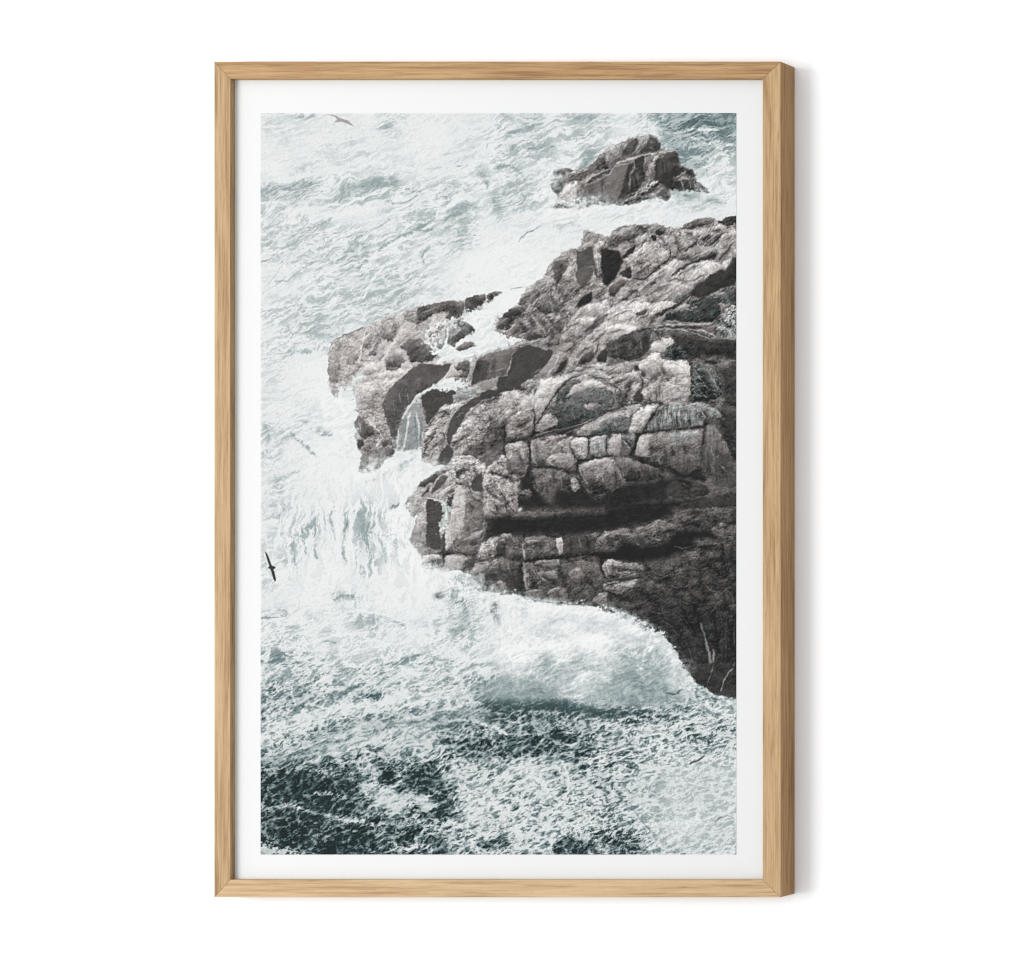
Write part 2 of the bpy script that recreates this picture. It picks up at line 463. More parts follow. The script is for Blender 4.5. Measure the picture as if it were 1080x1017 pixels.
p 60 7s : 800 430 1090 470 1090 590 940 590 860 630 790 650 810 540
p 165 24 : 790 110 860 80 970 100 1090 170 1090 440 960 430 830 420 800 250
l 70 1.4 : 840 60 960 90 1030 110
l 80 1.4 : 870 250 960 300 1060 400
p 172 26 : 750 800 780 660 880 620 1000 590 980 640 920 680 900 760 830 830 760 830
p 100 14 : 900 700 1000 640 1060 640 1090 780 960 780
p 150 20 : 210 680 260 660 320 680 430 750 270 760 240 720
p 182 18 : 270 770 440 760 440 874 290 874
p 178 14 : 470 770 540 750 680 790 600 874 470 874
p 80 8 : 620 874 720 790 740 840 700 874
l 50 3.5 : 440 740 480 750 560 745

@ 430 570 8
p 98 12 : 560 180 700 100 980 -10 1000 480 900 450 690 430 600 430 560 400
p 172 22 : 590 130 620 30 690 0 760 20 770 140 690 170 600 160
p 95 12 : 750 20 830 0 950 0 960 170 830 160 770 100
p 150 25 : 690 230 750 160 850 170 900 200 780 260 690 260
p 162 14 : 550 270 570 190 690 180 670 240 600 270
p 72 8 : 770 270 900 190 970 240 980 470 900 450 830 430 780 340
p 130 16 : 560 300 640 270 660 360 610 430 580 420
p 132 25 : 690 400 770 340 830 360 850 440 740 450
p 60 6 : 660 290 760 270 770 330 690 400 660 400
p 184 10 : 310 210 330 130 400 130 500 160 430 230 350 230
p 85 8 : 440 240 500 160 590 140 560 200 540 250 470 280
p 200 8 : 120 200 140 130 280 120 270 150 180 190
p 95 12 : 140 220 200 160 230 160 220 210
p 80 8 : 240 150 280 160 280 210 250 220
l 50 3 : 290 180 310 110 340 100
w 176 40s : 310 380 400 270 470 290 560 330 590 430 560 520 500 560 380 560 310 500
p 95 40s : 230 450 290 430 300 470 240 490
v 120 2 : 370 310 375 280
p 95 40s : 710 560 730 460 760 520 780 640 770 720 730 640
v 232 5 : 680 450 680 600
v 228 3 : 490 300 480 500

@ 520 540 8
p 47 3s : 0 40 400 50 640 20 1090 0 1090 130 860 170 700 190 300 190 0 190
p 105 12 : 0 0 520 0 500 40 150 40 0 20
p 140 20 : 0 240 80 190 160 180 150 220 50 240 20 280 30 360 0 390
p 80 12 : 20 300 60 240 110 270 100 370 30 370
p 100 16 : 160 200 235 250 245 400 130 400 110 300
p 112 16 : 235 260 320 200 490 210 520 250 540 370 420 400 270 410 245 340
l 190 2.4 : 245 275 320 240 390 245
l 188 2.4 : 242 280 260 340 268 400
p 190 10 : 520 220 590 220 590 340 560 370 540 300
p 82 8 : 600 220 760 190 860 230 860 340 600 370
p 140 18 : 340 430 480 395 570 400 540 460 400 470
l 185 1.6 : 340 430 480 400 560 400 550 440
p 112 22 : 250 430 340 430 360 500 410 600 420 650 280 650 250 560
l 190 2.3 : 262 430 265 560 285 640
p 132 14 : 370 500 520 490 550 570 470 570 420 590
l 190 1.5 : 365 490 410 560 450 580
l 50 1.5 : 410 540 460 565 530 580
p 104 12 : 560 440 750 400 900 440 900 540 720 620 600 560
p 132 12 : 620 520 720 460 770 520 740 610 650 560
p 100 16 : 270 670 420 650 450 720 330 760 280 740
l 165 2 : 275 670 400 660
p 112 16 : 455 680 520 635 600 640 640 700 620 770 520 770
l 160 1.5 : 455 685 520 640 590 640
p 92 14 : 700 680 800 610 900 600 850 750 700 770
l 38 2.8 : 250 410 420 400 540 385 700 375 880 350 960 350
p 138 20 : 870 250 920 170 1090 150 1090 240 1020 320 940 300
p 118 12 : 770 200 900 170 860 220
p 42 3 : 870 340 1090 330 1090 400 960 400 900 420
l 45 2.5 : 910 380 915 480 950 560
p 160 18 : 930 420 980 400 1090 430 1090 560 960 570 920 480
p 160 16 : 920 640 960 590 1090 590 1090 720 960 660
p 128 20 : 840 740 900 670 1000 690 1090 740 1090 850 900 800
l 45 2 : 970 650 1040 700 1080 720
p 98 12 : -10 400 100 400 240 430 240 530 100 560 -10 500
p 142 14 : -10 410 70 395 100 430 20 490 -10 480
p 62 8 : 100 560 240 540 260 680 160 690 120 620
p 138 14 : -10 620 60 580 100 600 30 660 -10 660
l 50 3 : 235 390 240 540 255 700

@ 641 535 8
p 70 15 : 200 680 600 560 1090 300 1090 874 -10 874 -10 730
p 46 3s : -10 -10 540 -10 560 60 430 110 240 150 -10 180
p 84 16 : 560 80 640 30 900 0 1090 0 1090 280 940 270 850 200 600 130
p 110 20 : -10 210 130 180 250 180 330 150 430 100 520 130 600 160 540 230 480 290 380 290 320 310 220 330 120 290 60 300 20 370 -10 360
p 43 3s : 60 340 120 300 320 330 500 290 580 190 850 190 940 260 740 260 720 340 600 390 420 450 200 470 60 440
l 165 2.6 : 330 190 390 150 430 110
p 62 6s : 250 250 330 260 300 310 240 300
p 104 18 : 860 200 930 150 1090 140 1090 280 960 290
p 130 20 : -10 470 220 470 310 500 300 570 100 590 30 600 -10 600
p 146 20 : -10 640 110 620 260 610 200 680 100 740 -10 720
p 62 6 : 40 600 300 590 240 610 80 630
p 82 14 : 340 500 500 460 680 390 740 450 500 560 380 600
p 112 14 : 740 400 775 410 760 440
l 42 2 : -10 710 60 740 240 805
l 45 1.5 : 780 350 960 350
l 45 1.5 : 770 470 950 430
p 78 10 : 970 320 1060 320 1050 460 990 470

@ 641 636 8
p 85 12s : 0 0 400 0 300 120 200 130 0 60
p 66 14 : 980 640 1090 560 1090 780 1000 760
v 135 2 : 780 165 800 240 830 330 850 440 880 520
l 118 4.5 : 830 300 845 420 870 500
l 118 5 : 890 410 890 480
l 112 5 : 860 500 850 600 800 700
l 110 4.5 : 880 560 860 640 830 700
v 150 2.6 : 790 620 800 690
l 112 4.5 : 1060 520 1040 580 990 610 960 680 950 740
l 88 2 : 860 90 900 40
l 200 2 : 772 165 792 175
p 85 10 : 1030 40 1060 30 1060 80 1040 90
l 120 1.5 : 1050 780 1065 720

@ 641 535 8
p 84 13 : 500 600 640 560 760 600 740 680 600 700 520 660
p 78 12 : 780 600 920 560 1000 620 960 700 820 690
p 92 14 : 300 640 440 620 520 680 460 760 340 740
p 76 12 : 600 720 760 700 860 760 800 840 640 820
p 80 12 : 900 720 1040 700 1090 800 980 850 900 820
p 88 13 : 340 500 460 480 560 500 520 570 400 600
@ 641 636 8
p 68 12 : 440 60 600 40 700 120 620 200 500 180
p 64 11 : 640 240 740 200 780 320 720 420 650 360
p 68 12 : 900 80 1000 60 1060 160 1000 260 920 220
p 64 11 : 940 300 1040 280 1070 420 980 520 930 440
l 108 2.4 : 780 165 800 240 825 310
l 132 3.2 : 828 300 845 420 868 520
l 138 3.4 : 890 405 892 490 880 560
l 130 3.4 : 862 500 850 600 805 690
l 124 3 : 882 560 862 640 832 705
l 128 3 : 1062 510 1040 580 990 615 962 680 950 740

@ 574 130 8
p 122 14 : 50 710 100 680 120 620 50 550 50 510 120 490 40 485 180 440 70 450 70 390 220 385 250 400 370 370 430 320 470 260 510 240 550 190 640 170 700 140 770 115 880 95 930 100 970 150 985 230 1050 235 1100 225 1130 300 1136 330 1180 380 1236 385 1271 440 1256 465 1366 540 1406 600 1276 580 1096 575 1056 570 1066 630 1036 660 936 630 836 660 766 690 700 690 620 700 560 690 500 700 440 690 330 720 290 740 270 700 180 730 60 720
p 94 12 : 70 395 220 388 200 420 90 450 70 440
p 160 20 : 180 480 40 490 200 420 370 380 400 400 260 430
p 92 14 : 50 515 160 495 150 560 115 605 55 550
p 120 16 : 190 490 260 430 390 390 370 440 280 490
p 212 15 : 100 670 150 560 190 520 280 500 280 600 260 680 200 690
p 95 18 : 55 710 110 675 240 690 250 715 140 730
l 80 1.5 : 285 560 275 700
p 150 14 : 290 520 330 560 340 680 300 720 285 640
p 165 18 : 300 510 330 470 440 420 560 380 560 410 450 470 340 530
p 86 8 : 350 510 400 460 540 390 560 400 550 420 470 450 400 490
p 120>110 5 : 350 530 430 500 500 460 550 430 600 380 700 350 690 430 640 560 610 660 540 690 500 700 440 690 340 690 330 620
l 190 1.8 : 340 525 430 495 490 460 560 430 575 380 620 360 700 345
l 165 1.3 : 505 515 560 508
l 95 1.2 : 490 470 495 600 500 700
l 145 1 : 502 520 502 600
p 68 6 : 700 350 770 330 740 390 720 440 710 560 640 640 615 655 650 550 690 430
p 170 16 : 510 240 560 190 640 170 690 170 680 220 640 300 580 340 520 350
p 110 16 : 440 330 500 250 510 350 560 370 490 390 420 400
l 90 1.6 : 550 260 580 262
p 98 6 : 690 190 720 150 775 125 780 180 740 240 700 290 670 240
p 165 12 : 740 270 800 170 780 120 880 100 850 180 780 250
l 70 1.2 : 780 130 770 190 730 270
p 75 6 : 790 260 860 190 890 110 940 130 970 170 980 230 900 240
l 190 1.6 : 880 110 850 180
p 90>76 7 : 930 380 970 290 1080 290 1080 560 960 500 920 490
p 70 6 : 760 310 840 280 840 350 780 390 760 360
p 74 8 : 720 550 740 410 830 360 850 480 800 540 730 580
l 190 1.8 : 760 390 725 420 715 550
l 180 1.6 : 750 300 765 380
l 175 2 : 855 270 850 350
p 185 14 : 860 430 900 340 940 270 960 290 930 370 915 480 880 500
l 205 2.6 : 590 360 640 330 740 300 840 270 940 255

@ 641 130 8
p 84 7 : 400 400 430 300 500 290 560 370 560 450 450 480 390 490
p 95 8 : 450 245 560 230 595 270 480 290
p 68 6 : 500 290 590 260 600 330 560 350 520 330
l 195 2.3 : 410 270 450 250 580 230
p 62 6 : 560 350 650 385 640 420 540 460 520 440
p 60 6 : 660 390 700 390 735 440 715 465 650 420
p 80 12 : 480 520 560 470 640 440 720 470 820 540 865 600 740 580 560 575
p 180 12 : 570 490 640 445 700 470 620 480
l 185 1.8 : 560 470 620 430 660 410
v 165 1.5 : 620 480 640 560
v 165 1.5 : 680 490 700 550
v 165 1.5 : 720 500 740 570
p 130 40 : 100 690 240 570 390 490 430 500 380 580 300 640 200 690
l 60 2.6 : 90 650 180 580 240 570
p 130 30 : 250 620 390 590 410 640 300 660
p 86 12 : 400 600 460 545 530 630 490 660 420 630
l 185 1.5 : 395 610 460 545
p 60 7 : 430 490 540 450 560 570 520 570 470 530
w 200 12s : 530 575 640 580 860 600 1000 700 840 700 560 680
b 165 60 30 0 .6 : 650 620
b 160 70 20 10 .7 : 880 660
"""

# soft smudges and strokes of the sea around the rocks
SEA = """
@ 275 119 4.32
b 172 55 38 -20 .75 : 195 318
b 185 45 14 -15 .6 : 60 355
b 190 40 22 0 .5 : 140 390
b 165 65 17 -18 .85 : 420 345
b 165 45 18 -15 .8 : 520 322
b 170 24 15 -30 .75 : 602 312
b 180 25 14 0 .7 : 577 72
b 190 40 10 0 .6 : 205 15
b 178 60 22 -30 .75 : 900 460
b 185 50 16 -10 .6 : 810 505
b 182 18 30 -20 .7 : 1018 300
b 190 16 30 0 .7 : 1072 410
b 190 14 20 0 .7 : 12 455
b 190 50 20 -20 .5 : 860 360
b 195 40 30 0 .5 : 940 590
b 195 40 30 -20 .6 : 430 655
b 192 30 12 -15 .7 : 515 655
b 205 120 50 -20 .5 : 640 760
b 205 60 40 -20 .5 : 220 650
b 205 60 30 0 .4 : 350 540
v 176 3 : 540 625 600 585 660 550 700 535 780 530
v 180 2.6 : 700 535 760 500 800 460
v 184 2 : 130 605 160 595 175 570 210 545 260 515 330 480
v 190 2 : 430 580 490 550 540 520 580 495
v 188 1.6 : 540 595 590 570 640 560
v 195 1.4 : 600 415 660 405 720 380
v 180 2.2 : 365 730 400 715 450 700
v 200 1.4 : 470 800 500 760 540 710
v 196 1.2 : 10 680 60 655 110 640
v 196 1.2 : 20 800 70 740 100 690
v 185 1.2 : 760 258 830 250
v 175 2 : 890 245 915 245
v 170 1.6 : 345 400 380 360
v 236 1.6 : 530 620 590 575 650 540
v 238 2 : 400 770 470 700 540 640
v 238 2 : 440 860 500 770 560 700
b 205 22 8 -20 .6 : 850 180
b 205 22 8 -10 .6 : 1030 120
b 238 90 90 0 .8 : 1030 700

@ 526 119 4.32
b 175 60 25 0 .6 : 400 20
b 195 70 40 -10 .5 : 120 60
b 185 60 20 0 .6 : 190 160
b 200 60 40 0 .5 : 60 160
b 195 70 60 0 .4 : 110 320
b 228 60 45 -20 .7 : 340 160
b 170 40 30 30 .6 : 420 200
b 150 16 50 40 .7 : 395 235
b 232 50 70 20 .7 : 560 80
b 150 80 50 0 .75 : 850 80
b 128 110 30 -15 .6 : 960 60
b 105 60 14 -10 .55 : 920 40
b 130 40 14 -10 .6 : 1040 60
b 150 50 70 20 .75 : 790 110
b 158 60 60 30 .8 : 850 220
b 172 50 30 0 .7 : 890 300
b 150 40 16 -20 .6 : 930 160
b 120 10 20 0 .6 : 770 10
b 222 80 110 20 .9 : 1020 290
b 226 80 60 0 .8 : 980 340
b 180 40 14 20 .6 : 1000 400
b 232 300 40 -6 .7 : 700 450
b 205 60 20 -10 .4 : 560 480
b 205 50 30 -10 .4 : 310 520
b 215 14 14 0 .5 : 430 560
v 140 2 : 90 590 110 560 150 540 190 520
v 130 1.4 : 105 575 130 550
v 120 1.4 : 355 465 370 470
b 195 30 60 0 .5 : 10 420
b 210 60 20 -10 .5 : 930 425

@ 275 319 4.32
b 200 90 60 0 .5 : 190 230
b 196 30 22 20 .5 : 180 225
b 205 70 80 0 .5 : 280 90
b 195 40 50 0 .5 : 570 30
b 236 100 110 0 .8 : 220 380
b 215 60 60 0 .5 : 190 450
b 175 16 7 0 .7 : 205 545
v 150 1.2 : 170 575 195 548 220 545
b 165 40 10 15 .5 : 280 590
v 140 1.6 : 265 600 300 606 330 606
b 150 8 6 0 .5 : 320 603
b 200 16 40 0 .6 : 25 600
b 205 60 20 -30 .4 : 110 610
b 205 30 40 0 .5 : 40 690
b 200 40 30 -40 .5 : 80 830
b 205 60 14 -30 .5 : 620 770
b 240 70 160 20 .7 : 360 700
w 228 10s : 330 430 400 490 440 600 400 640 350 520

@ 275 519 4.32
b 178 30 70 6 .7 : 470 130
b 165 22 60 5 .7 : 475 190
b 190 40 70 10 .5 : 470 300
v 135 2 : 395 100 400 140 380 180
v 150 2 : 340 200 345 220
b 160 16 40 10 .5 : 390 140
b 190 14 60 15 .5 : 210 180
b 200 30 50 30 .5 : 130 310
b 205 50 30 0 .5 : 60 90
b 185 30 40 30 .6 : 610 190
v 110 2.4 : 600 72 625 62
v 120 2 : 655 60 672 35
v 135 1.6 : 625 150 640 110
v 140 1.5 : 680 220 715 120
b 192 60 25 15 .7 : 370 475
b 200 110 26 5 .5 : 520 590
v 180 2 : 430 600 460 570 500 575
v 185 1.6 : 560 570 620 600 645 615
v 150 1.6 : 70 540 110 535 120 555
v 165 1.4 : 0 575 80 570
b 150 80 18 -5 .5 : 90 755
v 110 1.6 : 20 780 60 770 100 740 150 750
b 165 60 10 -10 .6 : 670 765
v 150 1.6 : 610 780 660 755 720 745
v 165 1.6 : 780 770 880 765
v 170 1.4 : 360 805 440 800
v 175 1.4 : 270 640 340 630
b 178 40 60 0 .7 : 945 610
b 190 100 60 0 .5 : 880 600
b 236 60 60 0 .5 : 1060 600
v 175 1.2 : 250 705 270 690 290 680
b 238 160 110 0 .7 : 300 380
b 238 150 60 0 .6 : 680 480

@ 526 519 4.32
w 234 8cg : -20 470 20 465 60 470 110 500 170 500 220 518 260 520 350 515 440 525 500 545 560 570 660 620 740 650 790 710 820 770 880 840 905 880 900 960 700 1010 560 980 420 980 200 930 0 940 -20 700
w 242>220 9sk : 150 720 240 660 320 680 340 760 240 800 160 780
w 240>216 9sk : -20 720 80 690 160 720 180 800 80 830 -20 800
w 242>214 9sk : 330 690 400 640 480 640 540 690 520 760 440 800 360 770
w 236>192 9sk : 640 700 720 660 790 720 825 800 740 850 660 800
w 238>198 9sk : 480 780 540 720 620 700 680 740 660 820 560 850
w 226>172 9sk : 100 850 200 810 290 850 280 930 160 940
w 242>202 9sk : 300 820 380 790 460 830 440 900 340 930 280 880
w 216>170 9sk : 560 870 660 830 750 870 700 950 580 960
w 238>205 6sk : 540 600 620 610 690 650 680 700 600 690 550 650
w 240>212 6sk : 380 550 470 550 540 590 500 640 420 630 370 590
b 206 42 20 -10 0.48 : 110 505
b 150 34 22 0 0.55 : 100 507
b 204 62 17 -20 0.48 : 250 590
b 200 75 27 -12 0.52 : 240 650
b 205 50 37 0 0.40 : 420 590
b 210 37 22 20 0.40 : 560 610
b 190 87 57 -30 0.72 : 620 730
b 168 95 64 -20 0.83 : 580 810
b 160 68 49 0 0.83 : 620 850
b 172 114 49 -30 0.77 : 520 880
b 160 76 76 0 0.77 : 690 840
b 186 57 83 0 0.72 : 760 750
b 176 49 68 0 0.66 : 810 840
b 166 95 41 0 0.83 : 60 880
b 158 114 30 0 0.83 : 30 920
b 178 95 41 0 0.77 : 210 800
b 168 114 38 -8 0.83 : 220 870
b 160 114 30 0 0.77 : 180 920
b 172 76 41 0 0.72 : 380 800
b 176 76 34 -20 0.77 : 440 920
b 160 114 38 0 0.77 : 600 930
b 150 76 38 0 0.77 : 740 920
b 240 50 17 -20 0.64 : 330 690
b 240 62 20 -30 0.64 : 380 850
b 238 37 17 -40 0.56 : 450 760
b 240 75 17 -6 0.64 : 120 690
b 240 75 20 -6 0.64 : 90 760
b 238 50 20 -30 0.60 : 300 760
b 240 32 17 -50 0.60 : 520 720
b 236 30 22 -60 0.56 : 690 700
b 232 20 37 -10 0.56 : 640 790
b 238 50 15 10 0.64 : 300 540
b 240 75 15 6 0.64 : 420 545
b 238 50 15 25 0.64 : 620 640
b 236 42 12 40 0.64 : 730 680
b 234 15 37 -20 0.56 : 795 760
b 230 50 12 -10 0.56 : 350 925
b 226 30 15 -30 0.48 : 500 840

@ 526 702 4.32
b 185 200 60 0 .6 : 300 60
b 215 50 40 -20 .6 : 350 90
b 158 110 40 -20 .7 : 580 60
b 150 80 40 0 .6 : 60 120
b 172 60 60 0 .6 : 720 60
b 120 60 26 0 .7 : 780 110
v 70 3.4 : 760 125 800 128 835 112
b 128 60 30 40 .7 : 860 60
v 185 2.6 : 860 50 900 90 960 130
b 118 90 16 4 .85 : 960 155
v 90 2 : 900 138 960 150 1040 165
v 210 3 : 960 125 1020 140 1060 180 1080 190
p 62 8 : 832 8 850 -10 1085 -10 1085 148 1050 140 980 135 940 95 895 80 860 20
l 150 1.6 : 975 0 965 40 950 80
l 155 2 : 1065 10 1030 50 1015 100 1010 120
b 222 60 20 -10 .7 : 340 152
b 60 120 20 4 .8 : 190 155
b 70 60 18 0 .6 : 50 160
b 60 90 12 8 .85 : 480 205
b 70 60 10 8 .7 : 590 215
v 60 3 : 640 200 680 205
v 55 3.4 : 660 235 690 240
v 60 3 : 730 230 770 232
v 58 3.2 : 590 262 630 260
v 58 3 : 240 300 260 295
b 62 46 14 -4 .85 : 285 330
b 70 100 18 18 .7 : 160 375
b 75 30 14 0 .8 : 385 365
b 78 30 12 0 .7 : 340 465
b 125 90 30 -12 .75 : 580 430
b 140 60 24 0 .6 : 500 500
b 205 200 60 -10 .6 : 760 340
v 170 1.6 : 640 300 800 300 
b 150 50 16 -20 .6 : 880 275
b 150 40 14 -20 .6 : 1010 255
b 148 60 14 -30 .6 : 1000 370
b 160 60 20 -10 .5 : 960 310
b 140 16 90 -25 .7 : 270 500
b 130 16 40 0 .7 : 295 565
v 232 3 : 285 440 310 540 320 590
v 232 3 : 250 560 275 480 280 440
b 135 26 40 -10 .6 : 345 540
b 140 20 110 -35 .7 : 560 600
b 150 16 90 -10 .6 : 480 640
b 75 20 14 30 .7 : 430 640
b 66 56 30 10 .9 : 325 815
b 66 60 22 10 .8 : 590 790
b 70 40 20 0 .7 : 450 770
b 60 26 16 0 .8 : 20 820
b 70 20 10 -20 .7 : 45 505
v 80 3 : 165 520 175 540
v 70 3 : 105 685 135 690
v 75 2.6 : 160 625 220 635
v 80 2.4 : 60 530 110 510
v 80 2.6 : 15 580 70 550
v 65 3 : 240 605 270 625
v 75 2.4 : 35 740 50 735
v 228 2.6 : 1080 590 1040 620 900 640 780 655 640 650
v 226 2 : 640 655 700 690 820 720 860 660 880 640
v 222 2 : 760 800 860 770 980 720 1080 700
v 110 1.6 : 985 725 1000 690 1060 685
b 140 16 10 0 .6 : 1015 715
v 135 2 : 600 640 660 720 720 775
v 222 1.6 : 790 720 830 760 860 730
b 205 200 90 0 .5 : 860 560
b 195 90 40 0 .4 : 920 560
b 170 60 40 0 .4 : 820 830

@ 275 702 4.32
b 168 36 50 10 .75 : 75 110
b 165 50 45 20 .75 : 210 130
v 228 2 : 150 80 140 130 160 180
b 185 90 26 -5 .6 : 320 100
b 160 90 12 -10 .6 : 470 85
b 105 34 16 -8 .85 : 515 135
v 85 2.4 : 490 142 550 132
v 130 2 : 660 105 740 88
b 140 16 26 0 .75 : 22 220
b 205 40 20 0 .5 : 860 80
b 168 130 30 0 .8 : 1010 90
b 150 50 20 0 .6 : 1060 120
v 230 4 : 0 330 100 290 220 260 330 230 420 195 560 170 700 150 840 150 930 120
v 226 3 : 50 395 120 360 200 340 260 330
v 224 3 : 200 400 330 395 400 360 450 350
v 220 3 : 400 340 440 290 500 250 
b 150 160 26 -14 .75 : 250 300
b 140 110 24 -10 .7 : 300 385
b 178 120 24 -22 .8 : 560 210
b 150 140 20 -26 .8 : 600 270
b 128 120 26 -6 .8 : 800 230
b 98 80 16 0 .8 : 870 260
b 150 50 24 20 .7 : 950 180
v 226 4 : 560 350 620 300 680 240
b 215 26 50 30 .6 : 680 290
b 155 70 40 10 .7 : 770 320
b 92 90 20 -30 .7 : 600 430
b 65 90 14 4 .85 : 930 350
b 70 60 16 5 .8 : 1000 420
v 180 2 : 800 290 900 310 1000 330
b 60 90 26 -8 .8 : 220 520
b 62 160 24 0 .8 : 160 570
b 68 180 24 4 .7 : 280 630
v 190 1.3 : 10 660 90 630 180 650 230 665
v 170 1.2 : 230 665 320 690 430 700
v 170 1.2 : 30 790 20 720 60 700 140 690
b 55 80 36 0 .8 : 100 740
b 50 110 36 -8 .85 : 350 820
b 55 60 30 0 .7 : 190 810
w 205 10 : 0 800 40 815 80 838 150 850 200 858 0 866
v 205 1.8 : 80 840 180 850 260 856
b 60 30 18 -10 .8 : 565 525
b 70 60 40 -30 .75 : 720 520
b 66 60 24 -30 .7 : 840 600
b 70 50 20 -20 .6 : 780 660
b 222 26 22 -20 .85 : 745 625
b 222 50 26 -30 .6 : 960 590
b 215 30 60 20 .5 : 1000 650
v 232 2.4 : 1010 590 1025 650 1000 700
b 92 80 26 12 .75 : 560 730
b 200 18 10 0 .8 : 930 690
b 70 40 16 -10 .6 : 610 600
"""

# spray drifting over the foot of the rock
MIST = """
@ 0 0 1
f 236 12 16 -10 .75 : 360 446
f 234 8 10 0 .4 : 370 424
f 236 30 9 -20 .6 : 398 508
f 234 20 7 -30 .5 : 386 494
f 236 26 8 0 .6 : 440 494
f 236 9 30 12 .6 : 425 545
f 236 12 16 0 .6 : 432 588
f 236 30 8 0 .6 : 452 603
f 234 34 8 10 .55 : 490 622
f 234 22 6 0 .5 : 540 634
f 234 40 4 6 .45 : 600 641
f 232 24 5 25 .45 : 672 655
f 226 8 16 -30 .4 : 704 686
f 226 16 6 20 .45 : 740 738
f 236 20 5 -10 .5 : 620 212
f 236 30 4 -8 .45 : 600 226
f 234 30 5 -14 .45 : 660 232
f 236 16 8 -35 .5 : 555 292
f 232 12 8 0 .4 : 584 186
f 232 10 6 30 .4 : 745 205
f 236 14 8 -20 .5 : 480 344
f 236 10 6 0 .5 : 462 362
f 228 3 8 0 .5 : 500 626
f 236 14 10 0 .6 : 352 440
f 236 26 10 -30 .5 : 410 515
f 238 10 22 8 .6 : 416 575
f 236 40 10 8 .55 : 470 612
f 232 60 7 8 .5 : 560 637
f 228 14 10 -30 .4 : 716 706
f 224 30 8 10 .5 : 752 742
f 238 24 6 0 .5 : 600 222
f 236 14 10 0 .45 : 576 200
f 236 20 6 -6 .6 : 600 215
f 236 18 5 -4 .6 : 640 218
f 234 16 5 -6 .5 : 690 212
f 232 12 9 30 .45 : 640 148
f 228 12 8 0 .4 : 690 142
f 236 9 9 0 .5 : 582 178
f 232 14 8 30 .45 : 748 196
f 238 16 9 -25 .55 : 352 424
f 238 24 6 -25 .5 : 395 499
f 240 8 18 10 .55 : 412 560
f 240 14 10 0 .5 : 440 598
f 236 26 5 6 .5 : 520 629
f 234 30 4 3 .5 : 580 637
f 230 20 4 24 .5 : 660 650
@ 275 519 4.32
p 66 3x : 21 270 30 278 40 300 52 335 68 340 70 347 60 352 66 370 72 402 67 409 58 392 50 362 44 350 34 346 42 338 30 305
@ 275 119 4.32
p 172 3x : 298 8 340 13 362 26 398 37 412 48 426 64 408 58 392 50 368 42 345 46 334 44 350 34 340 20
@ 526 702 4.32
p 236 2x : 858 440 868 434 874 446 868 454
p 104 3x : 864 448 880 434 904 429 920 416 938 405 930 420 914 432 896 440 880 445 872 452
"""
# broad tones of the sea, one row of twenty values per band
BAND_Y = [131.5,156.5,181.5,206.5,231.5,256.5,281.5,306.5,331.5,356.5,381.5,406.5,431.5,456.5,481.5,506.5,
          531.5,556.5,581.5,606.5,631.5,656.5,681.5,714.5,739.5,764.5,789.5,814.5,839.5,864.5,889.5]
BANDS = """
222 222 228 225 228 218 228 230 225 225 215 210 215 205 215 222 200 155 145 140
228 226 222 222 222 225 230 230 222 222 215 205 210 205 215 215 200 175 165 180
232 225 228 220 222 222 226 224 222 222 215 215 210 225 225 200 180 165 190 215
212 200 217 204 207 212 218 215 212 222 205 210 225 225 215 215 210 200 215 222
222 225 225 225 226 222 212 208 202 225 225 228 230 230 228 228 228 228 228 228
226 222 220 215 215 215 215 225 212 222 230 230 230 228 228 228 228 228 228 228
226 222 215 210 212 218 222 225 226 232 234 234 230 228 228 228 228 228 228 228
226 220 215 212 210 212 215 222 230 236 234 234 232 230 230 230 230 230 230 230
218 215 215 218 220 225 230 232 232 232 232 232 232 230 230 230 230 230 230 230
222 218 215 225 228 230 230 230 230 230 230 230 230 230 230 230 230 230 230 230
222 208 222 230 232 230 230 230 230 230 230 230 230 230 230 230 230 230 230 230
222 222 230 232 232 230 230 230 230 230 230 230 230 230 230 230 230 230 230 230
225 225 222 228 230 230 230 230 230 230 230 230 230 230 230 230 230 230 230 230
218 225 225 222 228 230 230 230 230 230 230 230 230 230 230 230 230 230 230 230
222 230 232 232 232 232 232 230 230 230 230 230 230 230 230 230 230 230 230 230
226 226 230 232 230 230 226 226 230 230 230 230 230 230 230 230 230 230 230 230
222 220 226 228 228 224 226 226 228 228 230 230 230 230 230 230 230 230 230 230
222 214 216 232 205 222 226 230 230 230 230 230 230 230 230 230 230 230 230 230
220 217 228 232 206 217 228 232 232 230 230 230 230 230 230 230 230 230 230 230
217 214 232 236 212 230 232 230 226 226 228 230 230 230 230 230 220 210 200 200
225 228 232 220 228 232 232 226 200 208 226 226 224 222 218 210 200 190 180 180
217 217 222 225 218 222 230 230 218 220 222 218 218 215 205 195 185 185 180 180
208 215 222 222 222 222 222 224 225 228 210 210 215 205 190 182 185 180 160 160
210 200 205 215 215 205 215 208 210 215 195 200 210 205 185 180 180 165 140 140
195 195 205 215 210 205 208 212 200 160 125 95 165 155 150 145 160 150 140 160
212 205 195 190 190 175 170 150 125 130 110 110 150 145 140 150 165 180 190 190
172 150 150 145 150 130 150 145 105 115 105 110 125 130 150 195 195 200 195 202
108 95 95 118 150 130 138 148 160 130 190 185 160 145 190 165 195 205 210 210
76 74 72 82 132 148 128 122 150 190 172 185 175 165 180 195 207 205 205 205
94 86 84 98 112 108 128 140 140 152 165 190 180 145 150 180 195 200 205 200
110 72 72 80 88 120 150 132 150 160 175 190 150 105 130 135 180 205 205 205
"""
